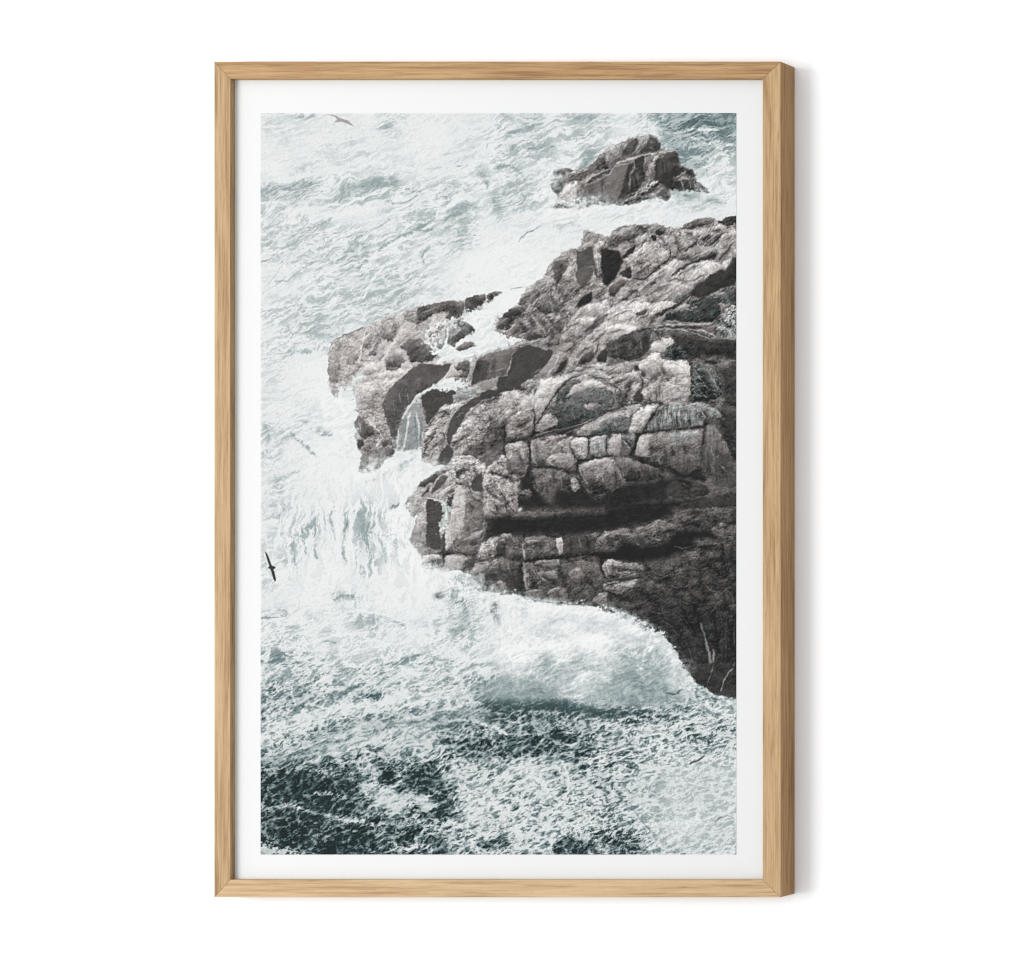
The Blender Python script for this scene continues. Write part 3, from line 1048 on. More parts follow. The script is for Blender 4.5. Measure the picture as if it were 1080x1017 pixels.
# fine clefts, lit lips and drips on the rock: tone, then the run of the stroke
DETAIL = """
@ 641 225 8
90: 0 290 60 280 110 250 170 230 | 90: 60 200 120 215 190 205 | 85: 260 110 300 140 330 165 | 90: 430 200 470 230 480 270 | 100: 550 180 580 220 600 290 | 105: 640 170 690 175 720 190
110: 660 220 700 230 | 215: 620 300 680 260 730 230 | 70: 830 230 860 210 | 80: 870 160 960 140 | 95: 980 230 1040 210 | 90: 960 300 1000 260 | 85: 1050 250 1000 330 940 400
105: 210 460 250 430 280 400 | 110: 240 520 300 470 350 440 | 115: 300 380 340 350 | 115: 380 330 420 310 | 215: 260 480 320 430 | 110: 300 640 400 560 500 500 | 120: 420 520 470 480
110: 340 690 440 640 520 600 | 110: 600 520 700 470 760 440 | 115: 650 590 740 560 800 520 | 110: 700 620 760 590 | 115: 440 700 540 650 | 110: 0 790 80 760 140 740 | 110: 150 780 250 720
100: 350 760 420 720 | 226: 260 650 330 600 400 540 | 226: 520 440 580 400 | 222: 560 520 600 480 | 80: 880 250 930 200 | 210: 980 190 1040 160 | 75: 580 330 640 300 | 205: 690 390 760 350 850 320
70: 600 400 650 380 | 195: 880 690 940 660 | 60: 760 760 820 700 | 150: 720 780 800 740 | 140: 600 830 680 780
@ 506 225 8
95: 330 760 400 700 470 660 | 95: 430 740 500 690 560 650 | 110: 470 600 530 570 | 100: 520 620 560 590 | 80: 600 620 650 590 690 540 | 85: 650 420 690 440 700 480 | 90: 640 500 680 510 700 540
85: 600 660 610 740 650 780 | 100: 640 650 720 650 | 90: 700 590 780 560 | 95: 740 660 800 640 | 95: 700 740 760 690 | 100: 650 830 700 760 760 700 | 90: 780 700 840 640 900 600 | 90: 900 640 960 610
215: 620 400 690 390 740 375 | 210: 760 420 750 480 730 540 | 220: 980 310 985 400 1000 500 | 215: 1010 390 1010 470 | 210: 970 540 1010 560 | 205: 600 600 640 660 | 200: 780 420 790 520 | 205: 690 640 660 720
@ 506 319 8
95: 250 110 300 100 350 60 | 95: 330 150 380 120 400 90 | 100: 420 60 470 90 520 100 | 100: 350 180 380 230 400 280 | 105: 430 150 450 200 440 260 | 100: 480 130 540 180 570 240 | 95: 560 130 620 170 650 250
90: 620 60 690 90 720 60 | 105: 600 260 650 200 690 130 | 90: 670 210 690 230 680 260 | 110: 720 240 770 200 830 180 | 130: 860 110 920 80 980 60 | 130: 780 160 850 110 | 110: 740 190 760 160
100: 920 260 1000 190 1060 130 | 100: 960 350 1000 300 1060 250 | 110: 900 330 960 300 | 95: 830 440 880 400 930 370 | 95: 700 350 760 310 | 100: 560 350 620 380 | 100: 620 260 600 310
65: 1000 330 990 400 970 450 | 215: 950 440 990 360 1010 320 | 210: 1010 420 1060 370 | 215: 820 420 870 380 | 90: 850 540 900 560 960 550 | 80: 990 560 1050 580 | 100: 720 600 800 580 900 570
150: 560 690 600 700 640 690 | 105: 400 770 440 730 460 690 | 95: 400 700 420 680 | 80: 60 850 120 820 180 800 | 206: 200 760 280 750 360 760 | 206: 250 830 320 800 | 60: 660 730 700 690 760 640 850 610
70: 690 840 740 780 | 200: 330 60 390 50 | 195: 440 110 470 160 | 200: 180 180 230 130 | 195: 520 210 560 280 | 60: 340 740 400 735 | 205: 450 600 520 560 | 200: 380 720 410 660
@ 641 319 8
110: 0 270 60 240 130 230 | 80: 80 310 160 280 230 240 | 135: 120 60 200 40 | 115: 50 120 130 80 210 70 | 120: 140 160 220 120 | 75: 270 120 320 130 350 90 | 75: 350 180 380 120 440 80
208: 300 220 350 170 380 120 | 205: 420 140 470 110 520 60 | 60: 260 250 330 220 380 220 | 60: 380 250 420 260 430 310 | 70: 100 330 200 310 | 125: 60 350 70 440 | 65: 140 360 150 450
55: 210 280 220 380 | 128: 270 300 290 400 | 65: 320 260 310 360 | 55: 370 330 330 390 | 115: 480 490 560 480 640 490 | 150: 520 510 600 530 | 135: 300 560 330 620 | 150: 260 600 300 640 350 650
110: 380 650 430 620 460 580 | 95: 310 720 340 680 400 660 | 85: 140 740 190 680 230 660 | 80: 40 700 110 660 170 640 | 85: 60 730 70 820 | 85: 130 780 160 860 | 205: 190 820 220 760 260 700
65: 350 800 360 860 | 75: 400 730 410 850 | 85: 440 700 430 800 | 50: 740 560 760 600 820 600 | 55: 700 680 740 700 760 760 | 55: 800 640 860 700 900 780 | 55: 840 720 880 800
175: 720 540 760 530 | 180: 860 630 920 720 950 790 | 155: 710 740 770 790 850 800 | 70: 930 230 990 270 | 75: 960 130 1000 200 1060 220 | 215: 990 80 1030 50 | 205: 1000 150 1050 140 1060 180
190: 920 200 960 250 | 175: 950 300 1060 310 | 120: 780 470 860 470 930 490 | 125: 980 540 1040 560 | 125: 910 560 960 530 1040 520 | 60: 900 100 940 160 | 205: 80 620 130 650 | 210: 20 590 90 560
205: 60 790 90 700 | 70: 20 650 60 620 | 190: 560 70 640 40 | 60: 450 170 500 130 560 90 | 160: 640 60 720 70 | 165: 720 90 790 60 | 55: 820 80 880 40 | 90: 520 400 560 470 | 175: 530 360 540 450
@ 641 427 8
205: 510 40 520 150 | 190: 560 30 570 120 | 212: 600 60 610 180 | 180: 640 80 650 130 | 155: 470 60 450 190 | 60: 540 60 545 190 | 65: 580 100 590 190 | 65: 430 100 420 200 | 55: 680 120 700 170
190: 640 120 720 120 | 48: 800 50 830 110 | 195: 720 20 780 60 810 100 | 175: 840 20 900 50 960 90 | 85: 0 60 80 50 160 30 | 155: 0 130 80 100 160 90 | 50: 0 230 80 235 180 235 | 150: 60 120 70 200
55: 140 300 200 370 | 172: 120 300 180 370 | 172: 300 260 330 330 | 85: 340 380 450 360 | 70: 480 360 490 450 | 70: 640 330 650 420 | 150: 540 300 600 320 | 155: 690 420 735 460 | 150: 860 330 880 430
65: 900 380 960 440 | 45: 960 560 980 600 | 160: 300 420 360 440 | 150: 420 440 440 500 | 140: 250 420 300 400 | 50: 540 360 545 440 | 150: 590 230 600 300 | 140: 860 500 900 560 | 130: 940 500 1000 560
130: 120 560 140 640 | 60: 200 540 210 640 | 120: 250 530 290 600 | 60: 330 560 340 630 | 130: 440 570 470 600 | 125: 20 540 30 640 | 50: 60 560 70 680 | 110: 620 660 680 690 | 105: 690 750 720 770
@ 506 427 8
212: 20 200 60 180 90 140 | 210: 130 130 190 60 240 20 | 208: 150 140 210 80 260 30 | 75: 160 90 200 50 | 115: 0 60 60 40 130 30 | 85: 80 80 100 160 90 230 | 95: 40 260 90 220 | 75: 120 210 140 290
195: 250 130 300 100 340 110 | 80: 330 150 370 130 | 80: 290 190 350 180 400 150 | 190: 240 240 300 230 360 200 | 75: 320 260 370 240 | 205: 430 300 445 380 440 470 | 85: 470 320 480 390 | 75: 500 300 560 290
172: 500 370 520 430 | 185: 460 470 480 500 | 205: 570 460 600 500 640 520 | 208: 575 450 640 420 720 410 | 85: 600 480 640 460 | 190: 660 420 700 440 | 65: 680 360 690 380 | 215: 770 340 790 300 830 280
205: 790 420 830 460 | 206: 860 350 850 410 | 198: 930 330 940 420 | 195: 960 280 970 400 | 192: 1040 280 1050 400 | 115: 1000 300 1000 390 | 206: 840 520 900 500 960 480 | 198: 840 540 870 610 920 690
85: 930 560 960 540 | 75: 880 560 920 540 | 190: 1000 600 960 680 | 75: 960 640 990 700 | 182: 900 720 960 760 | 150: 1020 560 1040 650 | 212: 30 640 60 560 110 500 | 205: 40 700 80 760 60 820
110: 110 620 140 680 | 190: 140 740 180 800 | 200: 200 700 240 790 280 850 | 190: 90 600 170 600 | 85: 180 500 210 520 | 85: 250 560 320 570 | 165: 270 540 340 530 | 216: 130 510 150 550 | 130: 350 740 400 760
145: 460 640 490 720 | 175: 570 620 610 600 | 135: 680 600 690 690 | 65: 620 560 630 640 | 190: 220 360 260 330 340 320 | 80: 280 400 330 380 | 75: 330 430 350 480 | 180: 260 380 280 450 | 60: 210 330 205 400 240 470
40: 430 530 440 620 480 700 | 45: 820 480 830 560 870 640 | 200: 700 250 760 225 840 205 | 60: 560 330 600 290 | 85: 600 120 660 90 740 60 | 150: 780 60 800 130 | 145: 880 40 890 120 | 60: 690 180 800 140 900 100
@ 371 400 8
85: 620 560 680 500 720 420 | 222: 650 460 700 400 740 340 | 90: 700 430 740 400 | 85: 700 300 760 270 820 280 | 75: 740 320 800 310 | 105: 640 620 700 560 750 520 | 95: 660 680 700 610
95: 760 560 780 500 800 440 | 216: 870 480 930 430 990 400 | 222: 900 420 960 370 1040 330 | 212: 960 310 1010 260 1060 220 | 85: 840 560 900 530 | 105: 1000 300 1070 300 | 85: 880 600 900 580
115: 990 470 1060 450 | 222: 860 680 920 670 | 216: 900 730 960 700 1000 680 | 85: 870 760 900 820 | 85: 940 740 960 820 | 205: 1000 720 1020 800 | 95: 1030 740 1060 820 | 145: 100 170 170 140 240 120
135: 60 200 140 190 | 150: 200 80 290 40 | 75: 200 125 230 120 | 125: 120 270 180 290 250 280 | 216: 140 300 210 310 | 216: 230 360 260 380 280 360 | 195: 60 360 80 440 | 190: 100 520 150 500 190 520
105: 120 580 180 570 | 190: 150 640 160 700 | 185: 90 700 120 740 | 115: 200 620 230 680 | 75: 630 540 620 600 600 660 | 225: 620 500 660 420 | 218: 760 260 830 230 | 90: 600 640 640 660 | 80: 110 470 170 470
150: 470 120 480 200 | 140: 400 120 410 200 | 125: 350 200 360 300
@ 344 319 8
145: 120 360 160 380 210 370 | 140: 170 290 190 330 | 150: 240 270 250 320 | 165: 60 440 110 430 | 165: 90 600 130 580 | 165: 150 450 200 440 240 400 | 112: 380 260 400 310 | 130: 420 240 450 300
112: 350 300 370 360 | 105: 480 200 490 230 | 105: 560 200 600 190 | 105: 520 290 560 300 | 115: 330 450 370 440 | 215: 600 230 660 250 740 240 | 215: 620 270 700 260 790 250 | 112: 640 100 700 120 760 90
112: 700 80 780 70 | 115: 660 150 740 140 | 85: 540 520 600 510 | 175: 530 560 610 550 | 172: 560 480 570 540 | 150: 700 340 760 330 | 75: 740 400 800 370 | 152: 850 440 900 420 | 140: 100 300 110 340
135: 200 370 215 385 | 150: 60 560 80 500 | 160: 190 560 200 620 | 215: 420 330 380 410 | 120: 300 350 330 330
@ 440 300 8
160: 50 240 120 210 190 190 | 130: 150 180 260 170 | 162: 30 290 80 260 | 195: 120 280 190 240 260 230 | 192: 200 230 260 250 | 75: 280 180 340 200 | 68: 300 240 350 250 | 150: 420 130 450 180
68: 470 140 540 150 | 155: 300 330 340 360 330 420 | 75: 370 330 380 420 | 195: 280 400 290 470 | 216: 120 430 150 490 | 115: 160 400 180 460 | 216: 220 380 230 450 | 85: 700 290 760 250 830 220
85: 740 340 780 300 800 250 | 95: 820 300 860 240 | 195: 900 250 960 220 | 190: 980 230 1040 260 | 95: 880 330 900 400 | 95: 960 300 1010 360 | 95: 840 380 860 420 | 140: 560 640 640 620 740 590
150: 620 740 700 720 760 700 | 88: 640 650 650 760 | 66: 520 660 500 740
@ 410 490 8
125: 250 340 240 420 | 145: 300 330 290 430 | 135: 280 560 260 620 | 105: 260 400 280 380 | 165: 600 250 590 360 | 155: 560 420 600 420 | 155: 520 560 540 620 | 80: 690 260 740 300 790 330
85: 670 330 720 380 | 165: 700 450 760 500 | 165: 680 560 740 540 | 165: 650 620 720 580 790 550 | 212: 570 90 620 110 680 90 | 80: 640 50 700 40 | 80: 660 140 690 230 | 75: 600 60 580 110
212: 720 60 700 130 | 208: 810 60 800 180 830 280 | 212: 850 100 950 110 | 95: 880 160 900 220 | 85: 820 200 880 260 | 212: 920 160 960 240 | 212: 830 300 840 400 | 85: 890 330 940 380
202: 990 340 1050 400 | 85: 940 230 1000 320 | 75: 1000 120 1060 150 | 208: 790 670 850 640 930 610 | 208: 780 700 770 790 | 92: 820 690 870 680 | 95: 850 740 890 720 | 192: 960 600 1040 600
72: 930 630 1000 610 | 65: 760 830 820 840 | 202: 830 850 900 800 960 790 | 85: 340 780 330 840 | 75: 390 790 390 850
@ 520 540 8
192: 90 190 150 185 | 192: 60 215 140 210 | 182: 15 300 30 250 70 235 | 58: 20 370 60 390 | 192: 0 440 60 410 | 162: 280 300 350 290 | 58: 260 250 300 290 | 65: 320 270 380 270 | 75: 400 250 420 330
152: 450 240 470 300 | 212: 530 240 560 330 | 58: 650 220 660 330 | 120: 720 210 740 300 | 58: 800 220 810 330 | 208: 350 440 400 430 | 208: 400 420 490 410 | 75: 410 440 420 460 | 198: 540 400 560 450
132: 600 430 720 440 | 168: 640 520 700 470 | 75: 290 470 310 560 | 75: 330 560 370 640 | 172: 300 580 290 640 | 172: 330 480 350 520 | 202: 480 660 540 645 | 66: 540 680 560 740 | 150: 600 660 590 740
172: 470 700 500 760 | 140: 330 690 400 690 | 152: 720 660 760 630 | 132: 820 640 880 600 | 188: 870 710 910 680 | 172: 920 680 940 720 | 208: 950 600 1040 590 | 58: 930 630 990 610 1070 600
192: 960 430 980 520 | 105: 1010 440 1020 540 | 178: 900 210 960 190 1040 170 | 85: 960 220 1000 270 | 172: 890 260 920 290 | 85: 1020 190 1060 210 | 130: 130 450 150 520 | 75: 50 430 70 500
65: 30 600 60 650 | 40: 180 600 200 660 | 50: 600 380 680 440 | 60: 560 450 570 520 600 600 | 55: 750 640 700 700 | 50: 800 590 860 640 | 150: 760 550 800 490 | 60: 620 640 680 640
@ 641 535 8
162: 20 250 90 210 | 150: 130 230 170 220 | 152: 160 260 210 240 240 200 | 162: 220 300 280 320 | 150: 260 170 320 160 | 152: 440 140 500 140 | 58: 480 210 540 200 | 150: 360 260 460 280
132: 500 250 540 230 | 75: 430 170 450 260 | 182: 20 480 120 490 210 480 | 75: 60 520 160 530 290 540 | 168: 40 540 180 560 | 58: 20 640 60 680 | 195: 20 690 90 640 160 640 | 182: 120 660 220 640
66: 80 700 120 690 | 122: 640 90 760 50 | 55: 680 60 780 40 | 180: 735 100 760 97 | 150: 860 40 890 40 | 112: 620 70 700 110 | 142: 880 180 920 190 | 150: 920 230 980 240 | 58: 940 180 1020 160
142: 980 260 1050 250 | 130: 400 560 480 570 | 142: 600 430 640 400 | 162: 660 490 680 500 | 112: 560 520 600 480 | 95: 800 260 880 270 | 38: 780 330 940 330 | 92: 880 640 960 660 | 112: 920 800 950 780
58: 780 690 800 720 | 40: 960 590 1030 580 | 52: 1050 30 1060 120 1050 180 | 40: 960 290 970 430 990 520 | 44: 1040 330 1030 460 | 90: 360 720 480 690 | 95: 250 700 300 660 | 48: 400 640 520 600 | 46: 560 740 620 690
@ 574 130 8
232: 120 640 200 560 | 165: 250 540 240 640 | 145: 160 600 190 640 | 95: 310 540 320 640 | 175: 300 690 320 600 | 105: 600 190 610 230 | 115: 540 300 600 280 640 250 | 105: 650 210 680 270
85: 640 280 690 250 700 230 | 95: 600 320 650 290 | 75: 470 300 500 330 520 370 | 152: 450 350 490 340 | 165: 410 390 450 360 | 85: 300 430 370 410 | 85: 220 460 260 440 | 115: 840 130 820 200 760 260
195: 800 110 830 120 | 112: 890 200 930 220 | 50: 910 130 950 180 | 105: 860 370 880 440 | 216: 890 320 870 420 | 85: 910 380 900 470 | 112: 780 430 800 530 | 102: 740 450 760 540 | 50: 820 380 840 470
104: 350 650 440 620 | 104: 400 540 380 660 | 128: 560 560 600 640 | 130: 660 380 600 560
@ 641 130 8
58: 420 310 400 400 410 470 | 108: 470 320 480 420 | 58: 430 460 520 430 | 104: 540 280 580 280 | 104: 600 360 640 390 | 95: 700 400 720 440 | 104: 560 480 540 540 | 58: 590 500 600 560 | 58: 660 520 670 570
125: 760 540 800 570 | 205: 280 560 340 520 390 490 | 195: 260 600 330 560 380 530 | 58: 240 640 280 620 | 58: 320 600 380 570 | 192: 120 680 180 640 240 610 | 192: 180 690 240 640 | 58: 300 640 350 630
@ 641 636 8
78: 100 60 200 100 280 90 | 90: 300 40 420 90 520 80 | 34: 60 30 180 60 320 30 | 34: 360 140 480 200 560 300 | 84: 420 120 520 180 600 280 | 80: 560 60 640 120 700 220 | 34: 620 60 700 160 740 260 | 80: 640 300 690 400 720 520
34: 580 300 640 420 700 540 | 88: 760 40 820 60 880 30 | 34: 720 20 760 120 770 220 | 80: 940 60 960 200 950 320 | 34: 900 120 910 260 930 400 | 84: 980 240 1000 360 990 480 | 34: 1010 100 1030 260 1040 420 | 90: 1060 140 1070 260 1060 360
84: 960 460 940 560 930 640 | 34: 1000 480 970 600 930 720 | 92: 1030 640 1060 680 1070 740 | 70: 720 560 740 620 790 660 | 82: 680 150 720 180 750 160 | 76: 480 260 540 360 580 440
@ 641 535 8
95: 220 520 300 560 380 540 | 44: 320 560 400 640 520 620 | 100: 420 600 500 580 600 600 | 92: 300 800 380 740 460 780 | 44: 280 700 360 780 480 820 | 96: 520 660 600 690 700 650 | 44: 640 560 720 600 800 560 | 95: 700 500 780 540 860 500
44: 820 480 900 520 960 600 | 92: 860 560 920 600 1000 560 | 96: 800 640 860 700 940 720 | 44: 700 740 780 800 860 780 | 92: 600 780 680 820 760 800 | 98: 980 680 1030 720 1060 800 | 44: 960 700 1000 800 980 860 | 98: 560 330 620 350 700 330
120: 560 90 640 70 700 80 | 112: 760 140 820 150 880 120 | 50: 620 140 700 150 780 130 | 112: 900 60 960 90 1020 60 | 50: 840 100 900 130 960 110 | 120: 940 200 1000 210 1050 180
"""
# bodies of light and dark water in the lower sea, laid under the foam: m = patch, softness; k = run, width
SWELL = """
@ 275 619 2.151
m 165 6 : 0 230 40 215 90 215 130 230 100 270 60 290 20 280
m 172 6 : 130 225 200 220 260 235 220 260 150 270
m 190 5 : 10 150 80 150 70 175 0 170
m 188 5 : 290 165 440 160 430 175 300 175
m 198 6 : 180 190 280 185 330 200 200 210
m 160 7 : 0 385 100 345 200 300 300 290 400 270 480 260 540 290 500 320 420 330 330 330 250 360 150 400 60 410 0 410
k 238 17 : 0 350 60 320 150 285 250 265 330 255 420 250 470 245
m 216 6 : 200 330 280 310 350 300 360 320 300 345 250 360 180 370 120 375
m 110 3 : 235 240 280 240 275 255 240 255
m 206 6 : 290 350 340 290 400 310 410 360 340 380 270 390
m 138 6 : 420 300 500 300 560 320 540 350 440 350 400 330
m 165 6 : 470 215 540 205 600 210 640 225 560 245 500 240
m 115 8 : 490 270 700 290 780 320 660 350 560 340
m 62 4 : 500 255 560 250 600 245 650 235 690 260 740 270 800 280 830 290 760 300 680 285 620 275 560 285 510 275
m 82 5 : 420 350 500 335 570 340 600 360 680 350 690 370 600 390 500 400 440 385
m 58 3 : 640 335 690 335 690 350 640 355
m 62 3 : 710 370 740 370 740 385 710 385
m 170 5 : 700 300 800 300 860 320 760 335
m 72 9 : 0 420 80 400 170 410 230 440 230 500 260 540 240 600 60 606 -10 560
m 48 5 : 10 430 120 420 190 450 180 480 60 480
m 48 5 : 20 520 70 510 110 540 100 580 40 580
m 48 5 : 120 590 160 570 230 570 230 610 130 610
k 165 4 : 0 505 60 490 120 510 200 530 300 540
k 140 4 : 60 420 110 410 170 430 230 440
k 130 3 : 100 460 160 470 210 480
m 218 6 : 230 450 300 450 350 470 310 520 260 500
m 58 3 : 265 420 290 410 310 430 290 450 265 440
m 66 4 : 330 420 400 400 420 440 390 470 340 460 310 470
m 72 4 : 380 480 430 470 450 500 420 530 360 520 340 500
m 226 4 : 350 480 390 470 400 495 370 510
m 95 5 : 270 540 340 540 400 570 330 580 280 570
m 203 12 : 420 390 560 395 700 410 780 450 800 500 760 560 600 606 420 606 450 540 440 450
m 228 5 : 450 470 520 450 540 520 480 530
m 228 5 : 560 400 640 400 650 430 560 430
k 150 7 : 640 380 670 430 700 480
k 138 11 : 770 440 790 490 830 550 880 590
k 234 4 : 690 410 700 450 690 480
k 232 4 : 640 440 660 480 650 520
m 62 4 : 670 575 700 560 740 580 740 610 660 610
m 74 5 : 800 560 860 560 880 600 800 610 780 580
m 88 4 : 490 575 560 560 570 590 500 600
m 78 4 : 400 580 440 590 430 610 390 610
m 165 6 : 770 370 840 360 870 385 800 410 770 400
m 158 6 : 960 330 1060 310 1075 350 1000 380 950 370
m 205 16 : 800 440 900 400 1000 390 1090 400 1090 610 900 610 840 540
k 232 4 : 1090 495 1000 530 930 540 850 545
k 230 4 : 880 595 960 560 990 520
k 226 5 : 820 330 920 320 1000 300 1070 290
@ 275 119 2.151
k 176 9 : 0 178 50 170 110 155 
k 180 8 : 175 190 220 172 300 160
k 186 6 : 270 310 340 270 400 250 470 215
k 190 5 : 60 300 90 275 150 245
k 192 5 : 190 350 230 330 250 300
k 238 6 : 180 390 250 330 330 280 420 240
k 238 6 : 60 260 160 230 260 220 360 190
k 236 8 : 0 140 80 150 160 130
m 190 9 : 170 330 230 300 240 340 190 360
m 205 12 : 180 380 280 360 360 380 340 440 240 470 180 440
m 205 10 : 400 260 470 250 480 300 420 310
m 212 10 : 0 250 120 240 150 300 60 340 0 320
m 240 10 : 430 400 480 300 560 280 600 350 500 430
m 205 10 : 60 470 140 440 200 470 170 540 80 520
m 240 12 : 60 560 140 530 200 560 190 660 80 660
@ 275 119 4.32
k 172 2.4 : 0 375 50 355 100 345 130 340
k 168 3 : 130 345 160 320 195 305 235 320
k 165 3.4 : 360 395 385 365 420 345 470 330 540 325
k 168 2.6 : 560 335 600 320 620 305
k 180 1.8 : 130 605 160 595 175 570 210 545 260 515 330 480
k 180 2 : 430 580 490 550 540 520 590 490
k 172 2.4 : 540 625 600 585 660 550 700 535 780 530
k 170 3 : 700 535 760 500 820 490 880 480 930 450 975 430
k 184 1.6 : 600 415 660 405 720 375
k 240 2 : 540 590 590 560 650 530 700 500
k 240 2 : 560 650 620 605 680 570 760 560
k 240 2.4 : 380 700 440 690 490 665 530 660
k 240 2 : 470 840 500 770 550 710 620 670
k 240 2 : 280 790 320 730 360 690
k 178 2.4 : 370 725 410 712 450 705 480 680
k 180 3 : 470 600 480 640 460 660
k 190 1.8 : 0 690 50 660 110 640
k 192 1.6 : 10 830 60 790 110 740
k 192 1.8 : 60 770 130 760 190 720 240 680
k 240 2 : 0 660 60 640 120 620
k 240 2 : 90 830 150 800 210 770
k 182 2.4 : 760 620 730 650 740 690
k 184 2 : 880 640 920 600 960 590
k 240 3 : 800 460 860 430 920 400
k 240 3 : 350 440 430 400 520 370
k 178 3 : 1000 290 1020 310 1030 340
k 180 2.6 : 1060 400 1078 430
k 184 2.4 : 790 400 810 370 850 350 910 340
k 240 1.6 : 770 420 790 370 820 340
k 184 2 : 660 345 700 360 740 350
@ 526 119 4.32
k 165 4 : 350 20 390 15 430 30
k 168 4 : 40 110 90 70 150 60
k 175 3 : 60 160 130 165 240 160
k 155 4 : 370 245 410 225 430 190
k 175 3 : 0 250 60 240 120 300
k 180 3 : 20 370 80 350
k 110 3 : 830 50 900 35 980 60 1060 40
k 225 2 : 800 90 860 70 930 90 1000 80
k 118 3 : 900 90 960 110 1040 100
k 225 2 : 880 120 950 140 1020 130
k 140 5 : 720 10 740 60 760 100
k 222 4 : 700 60 720 110 730 150
k 236 5 : 540 60 600 90 630 60
@ 275 319 4.32
k 190 3 : 100 250 150 220 210 230 250 200
k 188 2.4 : 130 110 150 150 230 130
k 192 2 : 20 40 100 30 160 20
k 238 4 : 40 480 110 470 200 500
k 188 3 : 130 600 190 640 250 700
k 192 3 : 20 560 40 600 30 650
k 192 3 : 60 830 100 790 170 770
k 196 3 : 560 780 640 750 700 700
k 196 2.4 : 480 820 560 790
@ 275 519 4.32
k 190 3 : 200 200 230 150 270 100
k 192 3 : 60 120 100 80 110 30
k 240 4 : 150 330 200 250 240 160
k 186 3 : 560 230 590 190 640 160
k 186 2.4 : 340 490 380 470 440 480
k 188 2 : 430 600 460 570 520 575 560 600
k 186 2 : 560 565 620 590 650 620
k 182 2 : 0 575 80 570 130 550
k 178 2.4 : 0 780 60 750 110 740 170 770
k 176 2.4 : 600 785 660 755 730 745
k 180 2 : 760 775 830 760 890 770
k 190 1.8 : 250 710 290 680 340 690
k 190 1.8 : 350 810 440 800 500 820
k 240 2 : 300 600 400 540 500 550 600 560
k 240 2 : 200 690 320 660 460 640
k 240 2 : 400 730 540 700 680 690
k 196 2.4 : 330 60 320 130 335 200
k 200 2.2 : 300 110 290 190 300 260
k 186 2.4 : 250 120 240 210 255 300
k 198 2.6 : 385 200 375 270 390 330
k 192 2.6 : 520 150 510 210 525 270
k 196 2.4 : 565 190 550 250 570 330
k 184 2.4 : 200 150 190 220 205 280
k 160 3 : 450 90 465 170 455 250
k 165 2.4 : 490 110 480 200 500 280
k 186 2.4 : 150 200 140 270 160 330
k 202 2.4 : 640 200 620 270 640 330
k 240 3 : 420 100 410 200 430 320
k 240 3 : 350 60 350 170 360 300
k 240 3 : 280 140 275 240 285 330
@ 275 619 2.151
c .62 7 : 0 385 100 345 200 300 300 290 400 270 480 260 540 290 500 320 420 330 330 330 250 360 150 400 60 410 0 410
c .42 16 : 800 440 900 400 1000 390 1090 400 1090 610 900 610 840 540
c .5 6 : 470 215 540 205 600 210 640 225 560 245 500 240
c .5 6 : 290 350 340 290 400 310 410 360 340 380 270 390
c .45 5 : 350 480 390 470 400 495 370 510
c .45 5 : 230 450 300 450 350 470 310 520 260 500
k 226 3.4 : 60 375 140 350 210 330 240 310
k 224 3 : 100 400 180 375 260 350 300 320
k 228 3 : 330 300 400 285 470 262
k 222 2.6 : 420 300 470 300 530 320 560 330
k 130 3.4 : 20 395 110 365 200 345
k 136 3.4 : 240 330 320 310 400 300
"""
# ---- the printed picture, computed as a field of colours -------------------------------------
PX0, PY0, PX1, PY1 = 275.0, 119.4, 776.6, 901.4
def gnoise(x, y, seed):
    r = np.random.RandomState(seed); P = r.permutation(512); A = r.rand(512)*2*np.pi
    gx, gy = np.cos(A), np.sin(A)
    xi = np.floor(x).astype(np.int64); yi = np.floor(y).astype(np.int64); fx = x-xi; fy = y-yi
    u = fx*fx*fx*(fx*(fx*6-15)+10); v = fy*fy*fy*(fy*(fy*6-15)+10)
    def c(i, j):
        h = P[(P[(xi+i) & 511]+yi+j) & 511]
        return gx[h]*(fx-i)+gy[h]*(fy-j)
    a = c(0,0); b = c(1,0); d = c(0,1); e = c(1,1)
    a = a+(b-a)*u; d = d+(e-d)*u
    return (a+(d-a)*v)*1.5
def fbm(x, y, seed, octs=4, gain=.5, ridged=False):
    s = 0; a = 1; t = 0
    for k in range(octs):
        n = gnoise(x*2**k+17.3*k, y*2**k-9.1*k, seed+k)
        if ridged: n = 1-2*np.abs(n)*1.3
        s = s+a*n; t += a; a *= gain
    return s/t
def rank01(n):
    o = np.empty(n.size, np.float32); o[np.argsort(n, axis=None)] = np.linspace(0, 1, n.size); return o.reshape(n.shape)
def sstep(a, b, x):
    t = np.clip((x-a)/(b-a), 0, 1); return t*t*(3-2*t)
def rot(X, Y, deg, ex):
    a = math.radians(deg); return (X*math.cos(a)+Y*math.sin(a))/ex, (-X*math.sin(a)+Y*math.cos(a))
